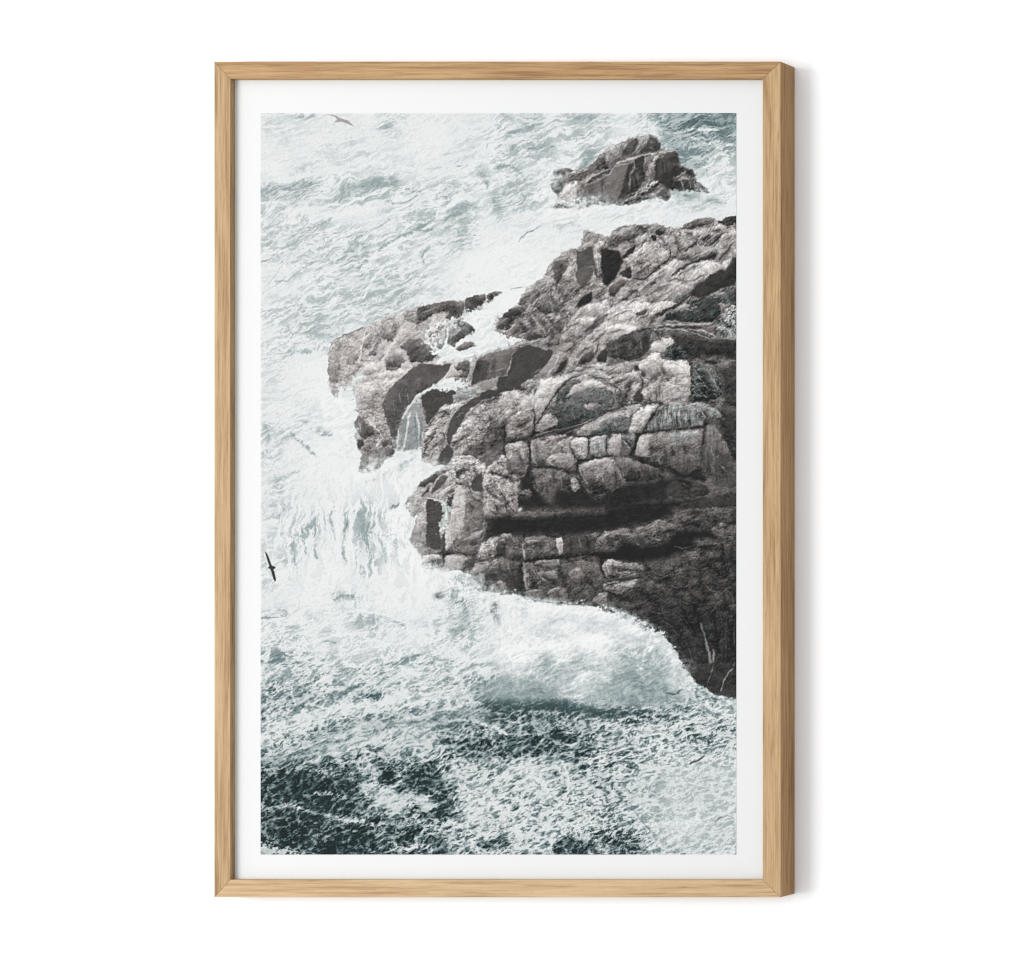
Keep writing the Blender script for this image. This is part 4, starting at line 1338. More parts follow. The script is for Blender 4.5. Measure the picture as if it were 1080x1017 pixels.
def cells(u, v, seed):
    # nearest and second nearest of jittered points: distances, offset to the nearest, a random per cell
    R = np.random.RandomState(seed); jx = R.rand(256, 256); jy = R.rand(256, 256); jr = R.rand(256, 256)
    iu = np.floor(u).astype(int); iv = np.floor(v).astype(int)
    f1 = np.full(u.shape, 9., np.float32); f2 = f1.copy(); ox = np.zeros_like(f1); oy = np.zeros_like(f1); rr = np.zeros_like(f1)
    for a in (-1, 0, 1):
        for b in (-1, 0, 1):
            i = (iu+a) & 255; j = (iv+b) & 255
            dx = u-(iu+a+jx[i,j]); dy = v-(iv+b+jy[i,j]); d = np.sqrt(dx*dx+dy*dy)
            nw = d < f1
            f2 = np.where(nw, f1, np.minimum(f2, d)); f1 = np.where(nw, d, f1)
            ox = np.where(nw, dx, ox); oy = np.where(nw, dy, oy); rr = np.where(nw, jr[i,j], rr)
    return f1, f2, ox, oy, rr
def chaikin(p, closed, n):
    for _ in range(n):
        q = []
        m = len(p)
        rng = range(m) if closed else range(m-1)
        if not closed: q.append(p[0])
        for i in rng:
            a = p[i]; b = p[(i+1) % m]
            q += [a*.86+b*.14, a*.14+b*.86] if closed else [a*.8+b*.2, a*.2+b*.8]
        if not closed: q.append(p[-1])
        p = q
    return np.array(p)

def paint(S):
    W = int(round((PX1-PX0)*S)); H = int(round((PY1-PY0)*S))
    X, Y = np.meshgrid(PX0+(np.arange(W)+.5)/S, PY0+(np.arange(H)+.5)/S)
    X = X.astype(np.float32); Y = Y.astype(np.float32)
    # --- sea: broad tones, then a web of foam whose cover gives that tone
    g = np.array([[float(v) for v in r.split()] for r in BANDS.strip().split('\n')])
    g = g+6*np.clip((g-190)/25, 0, 1)
    xs = np.r_[np.arange(10)*25+287.5, np.arange(10)*25+538.5]
    wx = X+6*fbm(X/30, Y/30, 5, 2); wy = Y+6*fbm(X/30, Y/30, 9, 2)
    ci = np.clip(np.interp(wx[0], xs, np.arange(20)), 0, 19)
    fi = np.interp(wx, xs, np.arange(20)); fj = np.interp(wy, BAND_Y, np.arange(len(BAND_Y)))
    i0 = np.clip(fi.astype(int), 0, 18); j0 = np.clip(fj.astype(int), 0, len(BAND_Y)-2); u = fi-i0; v = fj-j0
    u = u*u*(3-2*u); v = v*v*(3-2*v)
    mean = (g[j0,i0]*(1-u)+g[j0,i0+1]*u)*(1-v)+(g[j0+1,i0]*(1-u)+g[j0+1,i0+1]*u)*v
    qx = X+8*fbm(X/26, Y/26, 21, 4, .5); qy = Y+8*fbm(X/26, Y/26, 31, 4, .5)
    # --- ragged edges: the plane the outlines are tested on is warped a little
    dx = 1.1*gnoise(X/7, Y/7, 61)+.7*gnoise(X/2.6, Y/2.6, 62); dy = 1.1*gnoise(X/7, Y/7, 63)+.7*gnoise(X/2.6, Y/2.6, 64)
    EX = X+dx; EY = Y+dy
    SX = X+dx*1.6+2.2*gnoise(X/3, Y/3, 66); SY = Y+dy*1.6+2.2*gnoise(X/3, Y/3, 67)
    rn = fbm(X/6, Y/5, 75, 4, .65); rn = rn/rn.std()
    def box(p, m):
        x0 = max(0, int((p[:,0].min()-m-PX0)*S)); x1 = min(W, int((p[:,0].max()+m-PX0)*S)+2)
        y0 = max(0, int((p[:,1].min()-m-PY0)*S)); y1 = min(H, int((p[:,1].max()+m-PY0)*S)+2)
        return (slice(y0, y1), slice(x0, x1)) if x1 > x0 and y1 > y0 else None
    def dist(px, py, p, closed):
        d = np.full(px.shape, 1e9, np.float32); ins = np.zeros(px.shape, bool)
        m = len(p)
        for i in range(m if closed else m-1):
            ax, ay = p[i]; bx, by = p[(i+1) % m]
            ex, ey = bx-ax, by-ay; L = ex*ex+ey*ey+1e-9
            t = np.clip(((px-ax)*ex+(py-ay)*ey)/L, 0, 1)
            d = np.minimum(d, (px-ax-t*ex)**2+(py-ay-t*ey)**2)
            if closed and ay != by:
                ins ^= ((ay > py) != (by > py)) & (px < (bx-ax)*(py-ay)/(by-ay)+ax)
        d = np.sqrt(d)
        return np.where(ins, d, -d) if closed else d
    def swell(text, only):
        # tones of the water before any foam is laid on it
        ox = oy = 0.; sc = 1.; skip = False
        for line in text.strip().split('\n'):
            line = line.strip()
            if not line: continue
            if line[0] == '@':
                ox, oy, sc = [float(q) for q in line[1:].split()]; skip = only and (ox, oy) == (526., 519.); continue
            head, co = line.split(':'); h = head.split(); kind = h[0]
            if skip or kind not in 'mkbvc' or (kind == 'v' and (float(h[2]) < 2.4 or 60 < float(h[1]) < 100)): continue
            c = np.array([float(q) for q in co.split()]).reshape(-1, 2)/sc+np.array([ox, oy]); t0 = float(h[1])
            if kind == 'b':
                rx, ry, an, al = float(h[2])/sc, float(h[3])/sc, float(h[4]), float(h[5]); Rr = max(rx, ry)*2.4
                sl = box(np.array([[c[0][0]-Rr, c[0][1]-Rr], [c[0][0]+Rr, c[0][1]+Rr]]), 1)
                if sl is None: continue
                bu, bv = rot((qx+X)[sl]/2-c[0][0], (qy+Y)[sl]/2-c[0][1], an, 1)
                al_ = np.clip(np.exp(-((bu/rx)**2+(bv/ry)**2)*.8)*al*1.3, 0, .95)
            else:
                p = chaikin(list(c), kind in 'mc', 2); sf = float(h[2])*(1.9 if float(h[2]) > 4 else 1.3) if kind in 'mc' else 2.; sl = box(p, 26)
                if sl is None: continue
                d = dist((SX*.5+qx*.5)[sl], (SY*.5+qy*.5)[sl], p, kind in 'mc')
                al_ = sstep(-sf*.7, sf*.7, d)*.9 if kind in 'mc' else np.exp(-(d/(float(h[2])*(.55 if kind == 'k' else .6)))**2)*.9
            if kind == 'c': quiet[sl] = np.maximum(quiet[sl], al_*t0); continue
            mean[sl] = mean[sl]*(1-al_)+t0*al_
    quiet = np.zeros_like(X)
    swell(SEA, True); swell(SWELL, False)
    def web(deg, ex, sc, sd, wp=1.):
        a, b = rot(X+wp*(qx-X), Y+wp*(qy-Y), deg, ex)
        return rank01(.75*fbm(a/sc, b/sc, sd, 5, .74, True)+.30*fbm(a/sc*.7, b/sc*.7, sd+50, 5, .7))
    msk = sstep(-.18, .18, fbm(X/48, Y/36, 420, 3))
    n1 = web(-24, 2.0, 15, 100)*(1-msk)+web(-30, 2., 6, 101, .5)*msk
    n2 = web(-10, 2.0, 12, 200)*(1-msk)+web(-25, 1.6, 5, 201, .4)*msk
    ns = web(-20, 4.5, 8, 250)*.65+.35*web(-34, 3.5, 5, 251)
    up0 = sstep(720, 600, Y); n1 = n1*(1-.75*up0)+ns*.75*up0
    nb = .6*web(-26, 3.6, 7, 260, .35)+.4*web(-14, 2.4, 4, 262, .35)
    n1 = n1*(.45+.55*up0)+nb*.55*(1-up0); n2 = n2*.5+.5*web(-16, 3., 5, 264, .35)
    nv = web(96, 3.2, 13, 300)
    fall = np.clip(np.exp(-((X-400)/95)**2-((Y-565)/62)**2)*1.5, 0, 1)
    side = sstep(540, 620, X)*sstep(690, 740, Y)
    n = n1*(1-side)+n2*side
    n = n*(1-fall)+nv*fall; n = rank01(n)
    def foam(sc, deg, ex, sd):
        a, b = rot(.45*X+.55*qx, .45*Y+.55*qy, deg, ex)
        f1, f2, _, _, _ = cells(a/sc, b/sc, sd)
        return rank01(-(f2-f1)-.18*fbm(X/3, Y/3, sd+1, 3, .6))
    fm = rank01(.5*foam(9, -28, 1.7, 280)+.32*foam(4.6, -20, 1.5, 282)+.55*n)
    low = sstep(690, 745, Y)
    n = n*(1-.8*low)+fm*.8*low; n = rank01(n)
    dark = np.interp(Y, [119, 600, 660, 715, 770, 800, 902], [160, 164, 142, 96, 58, 50, 50])
    pale = np.exp(-((X-745)/62)**4-((Y-848)/56)**4)
    dark = dark+(165-dark)*np.clip(pale*1.2, 0, 1)
    dark = dark+(95-dark)*np.exp(-((X-745)/60)**2-((Y-130)/45)**2)
    white = np.interp(Y, [119, 640, 760, 902], [240, 241, 232, 232])
    cov = np.clip((mean-dark)/(white-dark), .02, .98)
    soft = np.interp(Y, [119, 690, 780, 902], [.7, .62, .52, .48])
    f = sstep(1-cov-soft, 1-cov+soft, n)
    T = dark+(white-dark)*f
    calm = np.interp(Y, [119, 600, 700, 770], [.28, .26, .22, .14])
    calm = np.clip(calm+.5*sstep(222, 234, mean)*sstep(760, 700, Y)+.22*gnoise(X/30, Y/22, 410), 0, .85)
    calm = np.maximum(calm, quiet)
    T = T+(mean-T)*calm
    def lace(wl, deg, ex, sd, wid, brk):
        a, b = rot(.6*X+.4*qx+.2*wl*gnoise(X/wl, Y/wl, sd+3), .6*Y+.4*qy+.2*wl*gnoise(X/wl, Y/wl, sd+4), deg, ex)
        q = gnoise(a/wl, b/wl, sd); g1, g0 = np.gradient(q); d = np.abs(q)/(np.hypot(g0, g1)*S+1e-3)
        return np.exp(-(d/wid)**2)*sstep(brk-.3, brk+.3, gnoise(X/(wl*1.6), Y/(wl*1.6), sd+9))
    la = 1-(1-.75*lace(11, -28, 2.6, 430, .9, -.1))*(1-.65*lace(6.5, -20, 2.2, 440, .7, 0))*(1-.6*lace(4, -32, 2., 450, .55, .05))
    lw = sstep(690, 760, Y)*sstep(0, .35, cov)*(1-.6*np.clip(pale, 0, 1))+.42*sstep(760, 690, Y)
    T = T+(white-T)*la*lw*.55-np.clip(lw, 0, 1)*9
    big = lace(18, -24, 2.4, 470, 1.5, -.15)*(.5+.6*n)
    T = T+(white-T)*np.clip(big, 0, 1)*sstep(735, 790, Y)*(1-.7*np.clip(pale, 0, 1))*.28
    hole = lace(7, -22, 2.4, 460, 1.0, .15)*sstep(690, 760, Y)*sstep(.5, .8, cov)*(1-np.clip(pale, 0, 1))
    T = T-hole*42
    T += np.interp(Y, [119, 700, 800], [4, 5, 7])*fbm(X/2.6, Y/2.2, 400, 2, .7)*2
    A = np.zeros_like(T); M = np.zeros_like(T); K = np.zeros_like(T); V = np.zeros_like(T)
    def mix(arr, sl, a, val): arr[sl] = arr[sl]*(1-a)+val*a
    def draw(text, seaonly=False):
        ox = oy = 0.; sc = 1.; cnt = 0
        for line in text.strip().split('\n'):
            line = line.strip()
            if not line: continue
            if line[0] == '@':
                ox, oy, sc = [float(q) for q in line[1:].split()]; continue
            head, co = line.split(':'); h = head.split(); kind = h[0]
            c = np.array([float(q) for q in co.split()]).reshape(-1, 2)/sc+np.array([ox, oy])
            cnt += 1
            t0, t1 = ([float(q) for q in h[1].split('>')]*2)[:2]
            if seaonly and (ox, oy) != (526., 519.) and (kind == 'b' or (kind == 'v' and float(h[2]) >= 2.4 and not 60 < float(h[1]) < 112)): continue
            if kind in 'pw':
                fl = ''.join(ch for ch in h[2] if ch.isalpha()); am = (1. if kind == 'w' else 1.15)* float(''.join(ch for ch in h[2] if not ch.isalpha()))
                p = chaikin(list(c), True, 1); sl = box(p, 9)
                if sl is None: continue
                rag = kind == 'w'
                if kind == 'p' and t0 > 190 and 'x' not in fl: am = max(am, 13.)
                if kind == 'p' and 60 < t0 < 125 and 'x' not in fl: am = max(am, 6.5)
                sd = dist((X if 'x' in fl else SX if rag else EX)[sl], (Y if 'x' in fl else SY if rag else EY)[sl], p, True)
                w = 7. if 's' in fl else (2.2 if rag else (2.6 if t0 < 70 and am < 9 else (2.6 if t0 > 200 else 1.1)))
                rg = rn[sl]*((.8 if t0 > 200 else .55)*np.clip((am-5)/14, 0, 1) if kind == 'p' else (2.4 if 'c' in fl else 1.6))
                a = np.clip((sd+rg)/w+.5, 0, 1)
                if 'x' in fl: a = np.clip(sd/.8+.5, 0, 1)
                if 'c' in fl: a = np.clip((sd+rg+3.2*gnoise(X[sl]/1.3, Y[sl]/1.3, 78)*sstep(7, 0, np.abs(sd)))/1.2+.5, 0, 1)
                if 'g' in fl: a = a*sstep(455, 585, X[sl]+14*rn[sl])*sstep(752, 716, Y[sl]+5*rn[sl])
                yy = Y[sl]; k = np.clip((yy-p[:,1].min())/max(1, np.ptp(p[:,1])), 0, 1)
                val = t0+(t1-t0)*sstep(.1, .95, k)
                if kind == 'p' and am >= 11 and t1 == t0 and 'x' not in fl and np.ptp(p[:,1]) > 6 and np.ptp(p[:,1]) < 60:
                    val = val*(1.10-.25*sstep(0, 1, k+.12*rn[sl]))
                if kind == 'p' and 7 < am and 'v' not in fl:      # rounded shoulders: lit towards the upper left, turned away below
                    g1, g0 = np.gradient(sd)
                    rad = np.clip(.17*min(np.ptp(p[:,0]), np.ptp(p[:,1])), 1.2, 5)
                    gl = np.hypot(g0, g1)+1e-6
                    val = val+(g0*.45+g1*.8)/gl*np.exp(-np.maximum(sd, 0)/rad)*(11+.65*am)*np.clip(t0/130, .45, 1)*(1+.5*rn[sl])
                if kind == 'p' and am > 7:      # a low rolling of the facet's tone
                    val = val+am*.45*gnoise(X[sl]/9+cnt*7.7, Y[sl]/9+cnt*3.1, 70)
                mix(T, sl, a, val)
                mix(A, sl, a, am); mix(M, sl, a, 1. if kind == 'p' else (.6 if 'h' in fl else 0.)); mix(K, sl, a, 1. if 't' in fl else 0.)
                mix(V, sl, a, 1. if 'v' in fl else (2. if 'c' in fl or 'k' in fl else 0.))
            elif kind in 'lv':
                wd = float(h[2]); p = chaikin(list(c), False, 2); sl = box(p, 5)
                if sl is None: continue
                d = dist(EX[sl], EY[sl], p, False)
                e = np.minimum(np.hypot(X[sl]-p[0][0], Y[sl]-p[0][1]), np.hypot(X[sl]-p[-1][0], Y[sl]-p[-1][1]))
                wl = wd*(.62+.45*gnoise(X[sl]/5+cnt, Y[sl]/5, 71))*np.clip(.45+e/8, 0, 1)
                a = np.clip((wl/2-d)/.9+.5, 0, 1)*(.92 if kind == 'l' else .8)
                if kind == 'l' and t0 < 112:    # the cleft's sides turn away from the light
                    T[sl] = T[sl]*(1-.27*np.exp(-(d/(1.1+wd*.75))**2)*M[sl]*np.clip(.3+e/6, 0, 1))
                if kind == 'l' and t0 < 60: wl = wl*(1.0+.5*gnoise(X[sl]/9+cnt, Y[sl]/9, 74))
                if kind == 'v' and wd > 1.5:
                    a = np.where(M[sl] > .5, a, a*np.clip(.62+.7*(n[sl] if t0 > 198 else 1-n[sl]), 0, 1) if t0 > 115 else a)
                mix(T, sl, a, T[sl]+np.clip(t0-T[sl], -95, (58 if wd < 1.9 else 100) if kind == 'l' else 200)); mix(A, sl, a*.7, 6.)
                if kind == 'v': mix(M, sl, a, 0.)
            elif kind == 'f':
                rx, ry, an, al = float(h[2])/sc, float(h[3])/sc, float(h[4]), float(h[5]); Rr = max(rx, ry)*2.4
                sl = box(np.array([[c[0][0]-Rr, c[0][1]-Rr], [c[0][0]+Rr, c[0][1]+Rr]]), 1)
                if sl is None: continue
                bu, bv = rot(X[sl]-c[0][0], Y[sl]-c[0][1], an, 1)
                a = np.clip(np.exp(-((bu/rx)**2+(bv/ry)**2)*.8)*al*(1+.45*rn[sl]+.35*gnoise(X[sl]/2.2, Y[sl]/2.2, 77)), 0, .97)
                mix(T, sl, a, t0+10*(n[sl]-.5)); mix(M, sl, a, 0.); mix(A, sl, a, 5.)
            elif kind == 'b':
                rx, ry, an, al = float(h[2])/sc, float(h[3])/sc, float(h[4]), float(h[5])
                R = max(rx, ry)*2.4
                sl = box(np.array([[c[0][0]-R, c[0][1]-R], [c[0][0]+R, c[0][1]+R]]), 1)
                if sl is None: continue
                wob = 1+.35*gnoise(X[sl]/6+cnt, Y[sl]/6, 72)+.3*gnoise(X[sl]/2.4, Y[sl]/2.4+cnt, 73)
                bu, bv = rot((qx+X)[sl]/2-c[0][0], (qy+Y)[sl]/2-c[0][1], an, 1)
                q = np.exp(-((bu/rx)**2+(bv/ry)**2)*.8)
                a = np.clip(q*al*wob*1.15, 0, .97)*(1-M[sl])
                # keep some of the foam threads that already lie there
                fol = n[sl] if t0 > 198 else 1-n[sl]
                a = np.clip(a*(.8+.45*fol), 0, .97)
                mix(T, sl, a, t0+(n[sl]-.5)*26)
    fine = []
    for line in DETAIL.strip().split('\n'):
        if line[0] == '@': fine.append(line)
        else:
            for part in line.split('|'):
                t_, c_ = part.split(':'); fine.append('l %s %.1f : %s' % (t_.strip(), 1.75 if float(t_) < 125 else 1.55, c_.strip()))
    draw(DRAWING); draw('\n'.join(fine)); draw(SEA, True); draw(MIST)
    def blur(a, r):
        k = np.exp(-.5*(np.arange(-4, 5)/r)**2); k /= k.sum()
        for ax in (0, 1): a = sum(k[i]*np.roll(a, i-4, ax) for i in range(9))
        return a
    TB = blur(T, .8*S/1.5); q = np.clip((A-5)/8, 0, .25); T = T*(1-q)+TB*q
    T = np.where((M > .5) & (T > 118), 118+(T-118)*.86, T)
    # --- grain of the rock: relief lit from the upper left, in beds that rise to the right
    up = sstep(430, 330, Y)
    def relief(deg, ex, sc, sd):
        a, b = rot(X+3*gnoise(X/14, Y/14, sd+90), Y+3*gnoise(X/14, Y/14, sd+91), deg, ex)
        h = fbm(a/sc, b/sc, sd, 5, .62)+.6*fbm(a/sc, b/sc, sd+20, 4, .6, True)
        gy_, gx_ = np.gradient(h); e = -(gx_*.55+gy_*.85)
        e = e/e.std()
        return np.tanh(e*.75)*1.25+.35*h/h.std()
    r1 = relief(-38, 2.3, 9, 500); r2 = relief(-8, 1.5, 9, 520)
    RT = r2*(1-up)+r1*up
    cr = fbm(*[q/17 for q in rot(X, Y, -30, 1.7)], 540, 4, .55, True)
    crack = sstep(.60, .78, cr)
    RT = RT-1.5*crack
    def blocks(deg, ex, sc, sd):
        wxx = X+.22*sc*fbm(X/(sc*.7), Y/(sc*.7), sd, 3)*2; wyy = Y+.22*sc*fbm(X/(sc*.7), Y/(sc*.7), sd+5, 3)*2
        a, b = rot(wxx, wyy, deg, ex)
        f1, f2, ou, ov, rr = cells(a/sc, b/sc, sd)
        edge = f2-f1
        th = math.radians(deg); lx = ou*math.cos(th)-ov*math.sin(th); ly = ou*math.sin(th)+ov*math.cos(th)
        bev = -(lx*.45+ly*.85)*1.9
        return 1.0*np.tanh(bev*1.4)+.9*(rr-.5)-1.9*np.exp(-(edge/(.9/sc))**2)*sstep(-.5, .3, gnoise(X/13, Y/13, sd+8))
    b1 = blocks(-14, 1.5, 11, 610)*(1-up)+blocks(-40, 2.1, 9, 611)*up
    b2 = blocks(-20, 1.5, 4.2, 612)
    def lines(deg, sd):
        a, b = rot(X+5*gnoise(X/19, Y/19, sd+1), Y+5*gnoise(X/19, Y/19, sd+2), deg, 5.)
        h = fbm(a/5, b/5, sd, 4, .68); h = np.gradient(h)[0]; return -np.tanh(h/h.std()*.7)*1.3
    ln = lines(-40, 630)*up+lines(-12, 640)*(1-up)
    def joints(deg, ex, wl, sd, wid, brk):
        # clefts of even width along the zero line of a noise, lit lip below, plates of slightly different tone
        a, b = rot(X+.30*wl*fbm(X/wl, Y/wl, sd+3, 3, .6)*2, Y+.30*wl*fbm(X/wl, Y/wl, sd+6, 3, .6)*2, deg, ex)
        q = gnoise(a/wl, b/wl, sd); g1, g0 = np.gradient(q); d = np.abs(q)/(np.hypot(g0, g1)*S+1e-3)
        on = sstep(brk-.25, brk+.25, gnoise(X/(wl*1.3), Y/(wl*1.3), sd+9))
        low = np.sign(q*g1)            # which side of the line lies above
        return -2.3*np.exp(-(d/wid)**2)*on+1.0*np.exp(-((d-1.9*wid)/(.9*wid))**2)*on*(low > 0)+.30*np.tanh(q*8)
    J = (joints(-40, 3.2, 7, 700, .75, -.05)+.8*joints(-62, 1.7, 12, 710, .7, .12)+.6*joints(-36, 2.4, 3.4, 720, .5, .05))*up \
      + (joints(-12, 2.4, 8, 730, .75, -.02)+.8*joints(80, 1.5, 12, 740, .75, .10)+.6*joints(-16, 2., 3.6, 750, .5, .05))*(1-up)
    hi = np.random.RandomState(8).randn(H, W); hi = blur(hi, .75); hi = hi/hi.std()
    pit = gnoise(X/1.9, Y/1.7, 760)+.7*gnoise(X/3.6, Y/3.2, 761); pit = pit/pit.std()
    RT = .50*RT+.16*b1+.26*ln+.62*J+.26*hi+.20*pit
    a, b = rot(X, Y, 88, 7.); st = fbm(a/2.6, b/2.6, 560, 4, .6); st = st/st.std()
    speck = gnoise(X/1.25, Y/1.25, 570)*1.3
    tex_r = np.where(V == 1, .7*RT+.4*st, RT)+.35*speck
    cl = fbm(X/22, Y/18, 580, 5, .6); cl = cl/cl.std()
    nw_ = .5*n+.5*web(-30, 1.4, 6, 270, .6)
    tex_w = np.where(V > 1.5, cl*.6+(nw_-.5)*3.6, np.where((V > .5) & (V <= 1.5), st*.9, (n-.5)*2.6))+.5*speck
    mot = fbm(X/11, Y/9, 595, 4, .6); mot = mot/mot.std()
    bo = 1+.35*np.clip((T-120)/70, 0, 1)
    T = T+A*bo*((tex_r*.85+.35*mot)*M+tex_w*.8*(1-M))
    T = T+M*(.11*(T-122)-3)*np.where(T < 122, sstep(50, 100, T), 1)
    T = T+.5*(T-blur(T, 1.6))*np.where(M > .5, .7, .9)
    T = T+1.8*np.random.RandomState(3).randn(H, W)
    T = np.where(T < 44, 44-(44-T)*.2, T); T = np.where(T > 236, 236+(T-236)*.3, T); T = np.clip(T, 36, 246)
    # --- tone to colour (display values)
    kw = np.clip((242-T)/110, 0, 1)*np.clip((T-20)/60, .35, 1)
    water = np.stack([T-13*kw, T+3*kw, T+5.5*kw], -1)
    warm = np.clip((T-48)/60, 0, 1)
    warm = warm*(1+.35*gnoise(X/24, Y/24, 590))
    tq = blur(K, 2.2)*np.clip(.45+.6*gnoise(X/6, Y/6, 591), 0, 1)
    rock = np.stack([T+(3.6*warm)*(1-tq)-5*tq, T-(1.4*warm)*(1-tq)+3*tq, T-(3.0*warm)*(1-tq)+3.5*tq], -1)
    rgb = water*(1-M[...,None])+rock*M[...,None]
    return np.clip(rgb, 0, 255)/255.
# ---- the scene -------------------------------------------------------------------------------
sc = bpy.context.scene
C = sc.collection
MM = 0.001055                      # metres per unit of the drawing
DEPTH, RECESS, GLASS = 0.030, 0.0068, 0.0030
EYE = (2160.0, 617.0); DIST = 2.64 # where the lens stands, in drawing units, and its distance
def wx(u): return (u-540.0)*MM
def wz(v): return (508.5-v)*MM
def back(u, e, r): return e+(u-e)*(DIST+r)/DIST     # a point seen at u, lying r behind the front plane

def nodes(name):
    m = bpy.data.materials.new(name); m.use_nodes = True; nt = m.node_tree
    return m, nt, nt.nodes['Principled BSDF']
def lk(nt, a, b): nt.links.new(a, b)

def wood(name, dark, mid, light, seed):
    m, nt, p = nodes(name); N = nt.nodes
    tc = N.new('ShaderNodeTexCoord')
    mp = N.new('ShaderNodeMapping'); mp.inputs['Location'].default_value = (seed*.37, seed*.61, seed*1.7)
    lk(nt, tc.outputs['Object'], mp.inputs['Vector'])
    def noise(scale, detail, stretch, rough=.55):
        q = N.new('ShaderNodeMapping'); q.inputs['Scale'].default_value = (1, 1, stretch); lk(nt, mp.outputs[0], q.inputs[0])
        n = N.new('ShaderNodeTexNoise'); n.inputs['Scale'].default_value = scale; n.inputs['Detail'].default_value = detail
        n.inputs['Roughness'].default_value = rough; lk(nt, q.outputs[0], n.inputs['Vector']); return n.outputs['Fac']
    bands = noise(330, 5, .03, .62); fine = noise(1300, 3, .022, .7); drift = noise(30, 3, .12); pores = noise(1500, 2, .03)
    def math2(op, a, b):
        n = N.new('ShaderNodeMath'); n.operation = op
        for i, v in enumerate((a, b)):
            if isinstance(v, (int, float)): n.inputs[i].default_value = v
            else: lk(nt, v, n.inputs[i])
        return n.outputs[0]
    f = math2('ADD', math2('MULTIPLY', bands, .55), math2('ADD', math2('MULTIPLY', fine, .25), math2('MULTIPLY', drift, .2)))
    cr = N.new('ShaderNodeValToRGB'); e = cr.color_ramp.elements
    e[0].position = .40; e[0].color = (*dark, 1); e[1].position = .60; e[1].color = (*light, 1)
    x = e.new(.49); x.color = (*mid, 1); lk(nt, f, cr.inputs[0])
    pr = N.new('ShaderNodeMapRange'); pr.inputs['From Min'].default_value = .62; pr.inputs['From Max'].default_value = .72
    pr.inputs['To Max'].default_value = .55; lk(nt, pores, pr.inputs['Value'])
    mx = N.new('ShaderNodeMix'); mx.data_type = 'RGBA'; lk(nt, pr.outputs[0], mx.inputs['Factor'])
    lk(nt, cr.outputs[0], mx.inputs['A']); mx.inputs['B'].default_value = (*[c*.55 for c in dark], 1)
    lk(nt, mx.outputs['Result'], p.inputs['Base Color'])
    p.inputs['Roughness'].default_value = .55; p.inputs['Specular IOR Level'].default_value = .3
    b = N.new('ShaderNodeBump'); b.inputs['Strength'].default_value = .25; b.inputs['Distance'].default_value = .0004
    lk(nt, f, b.inputs['Height']); lk(nt, b.outputs[0], p.inputs['Normal'])
    return m

def mesh_obj(name, verts, faces, mat, parent=None, loc=(0, 0, 0), rot_y=0):
    me = bpy.data.meshes.new(name); me.from_pydata(verts, [], faces); me.update()
    o = bpy.data.objects.new(name, me); C.objects.link(o); me.materials.append(mat)
    o.location = loc; o.rotation_euler = (0, rot_y, 0)
    if parent: o.parent = parent
    return o
def bevel(o, w, seg=2):
    b = o.modifiers.new('bevel', 'BEVEL'); b.width = w; b.segments = seg; b.limit_method = 'ANGLE'; b.angle_limit = R(40)

# wall
wm, nt, p = nodes('white_wall'); p.inputs['Base Color'].default_value = (.92, .92, .92, 1); p.inputs['Roughness'].default_value = .9
p.inputs['Specular IOR Level'].default_value = .1
n = nt.nodes.new('ShaderNodeTexNoise'); n.inputs['Scale'].default_value = 420; n.inputs['Detail'].default_value = 3
tcw = nt.nodes.new('ShaderNodeTexCoord'); lk(nt, tcw.outputs['Object'], n.inputs['Vector'])
b = nt.nodes.new('ShaderNodeBump'); b.inputs['Strength'].default_value = .04; b.inputs['Distance'].default_value = .0005
lk(nt, n.outputs['Fac'], b.inputs['Height']); lk(nt, b.outputs[0], p.inputs['Normal'])
wall = mesh_obj('wall', [(-4, 0, -3), (4, 0, -3), (4, 0, 3), (-4, 0, 3), (-4, .1, -3), (4, .1, -3), (4, .1, 3), (-4, .1, 3)],
                [(0, 1, 2, 3), (5, 4, 7, 6), (4, 0, 3, 7), (1, 5, 6, 2), (3, 2, 6, 7), (4, 5, 1, 0)], wm)
wall['kind'] = 'structure'

# the framed print
L0, R0, T0, B0 = 225.9, 823.4, 65.0, 946.5          # outer edge of the frame's front
LI, RI, TI, BI = 242.8, 804.3, 83.2, 928.0          # inner edge
WALLGAP = -0.0006
root = bpy.data.objects.new('framed_print', None); C.objects.link(root)
root.location = (wx((L0+R0)/2), WALLGAP, wz(B0)); root.empty_display_size = .1
root['label'] = 'oak framed print of white surf breaking on brown rocks, hung on a plain white wall'
root['category'] = 'framed picture'
RX, RY, RZ = root.location
FRONT = -DEPTH
def child(o, x=None):
    o.parent = root; o.matrix_parent_inverse.identity(); return o
def rail(tone, half, wid_in0, wid_in1, width, centre, rot_y):
    # built upright along z: outer side at -x, inner side at +x, mitred ends
    y0, y1 = FRONT, WALLGAP
    a0, a1 = -half, half; b0, b1 = -half+wid_in0, half-wid_in1
    v = [(-width/2, y0, a0), (width/2, y0, b0), (width/2, y0, b1), (-width/2, y0, a1),
         (-width/2, y1, a0), (width/2, y1, b0), (width/2, y1, b1), (-width/2, y1, a1)]
    f = [(0, 1, 2, 3), (5, 4, 7, 6), (4, 0, 3, 7), (1, 5, 6, 2), (3, 2, 6, 7), (4, 5, 1, 0)]
    o = mesh_obj('frame_rail', v, f, tone)
    child(o); o.location = (centre[0]-RX, -RY, centre[1]-RZ); o.rotation_euler = (0, rot_y, 0)
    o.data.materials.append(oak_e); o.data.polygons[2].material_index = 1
    bevel(o, .0004)
    return o
oak_e = wood('oak_edge_shaded', (.20, .098, .036), (.31, .172, .07), (.385, .235, .105), 5.9)  # outer faces: redder oak, darkened in colour to stand for side shade
oak_l = wood('oak_left', (.245, .138, .056), (.37, .238, .113), (.45, .31, .168), 1.0)
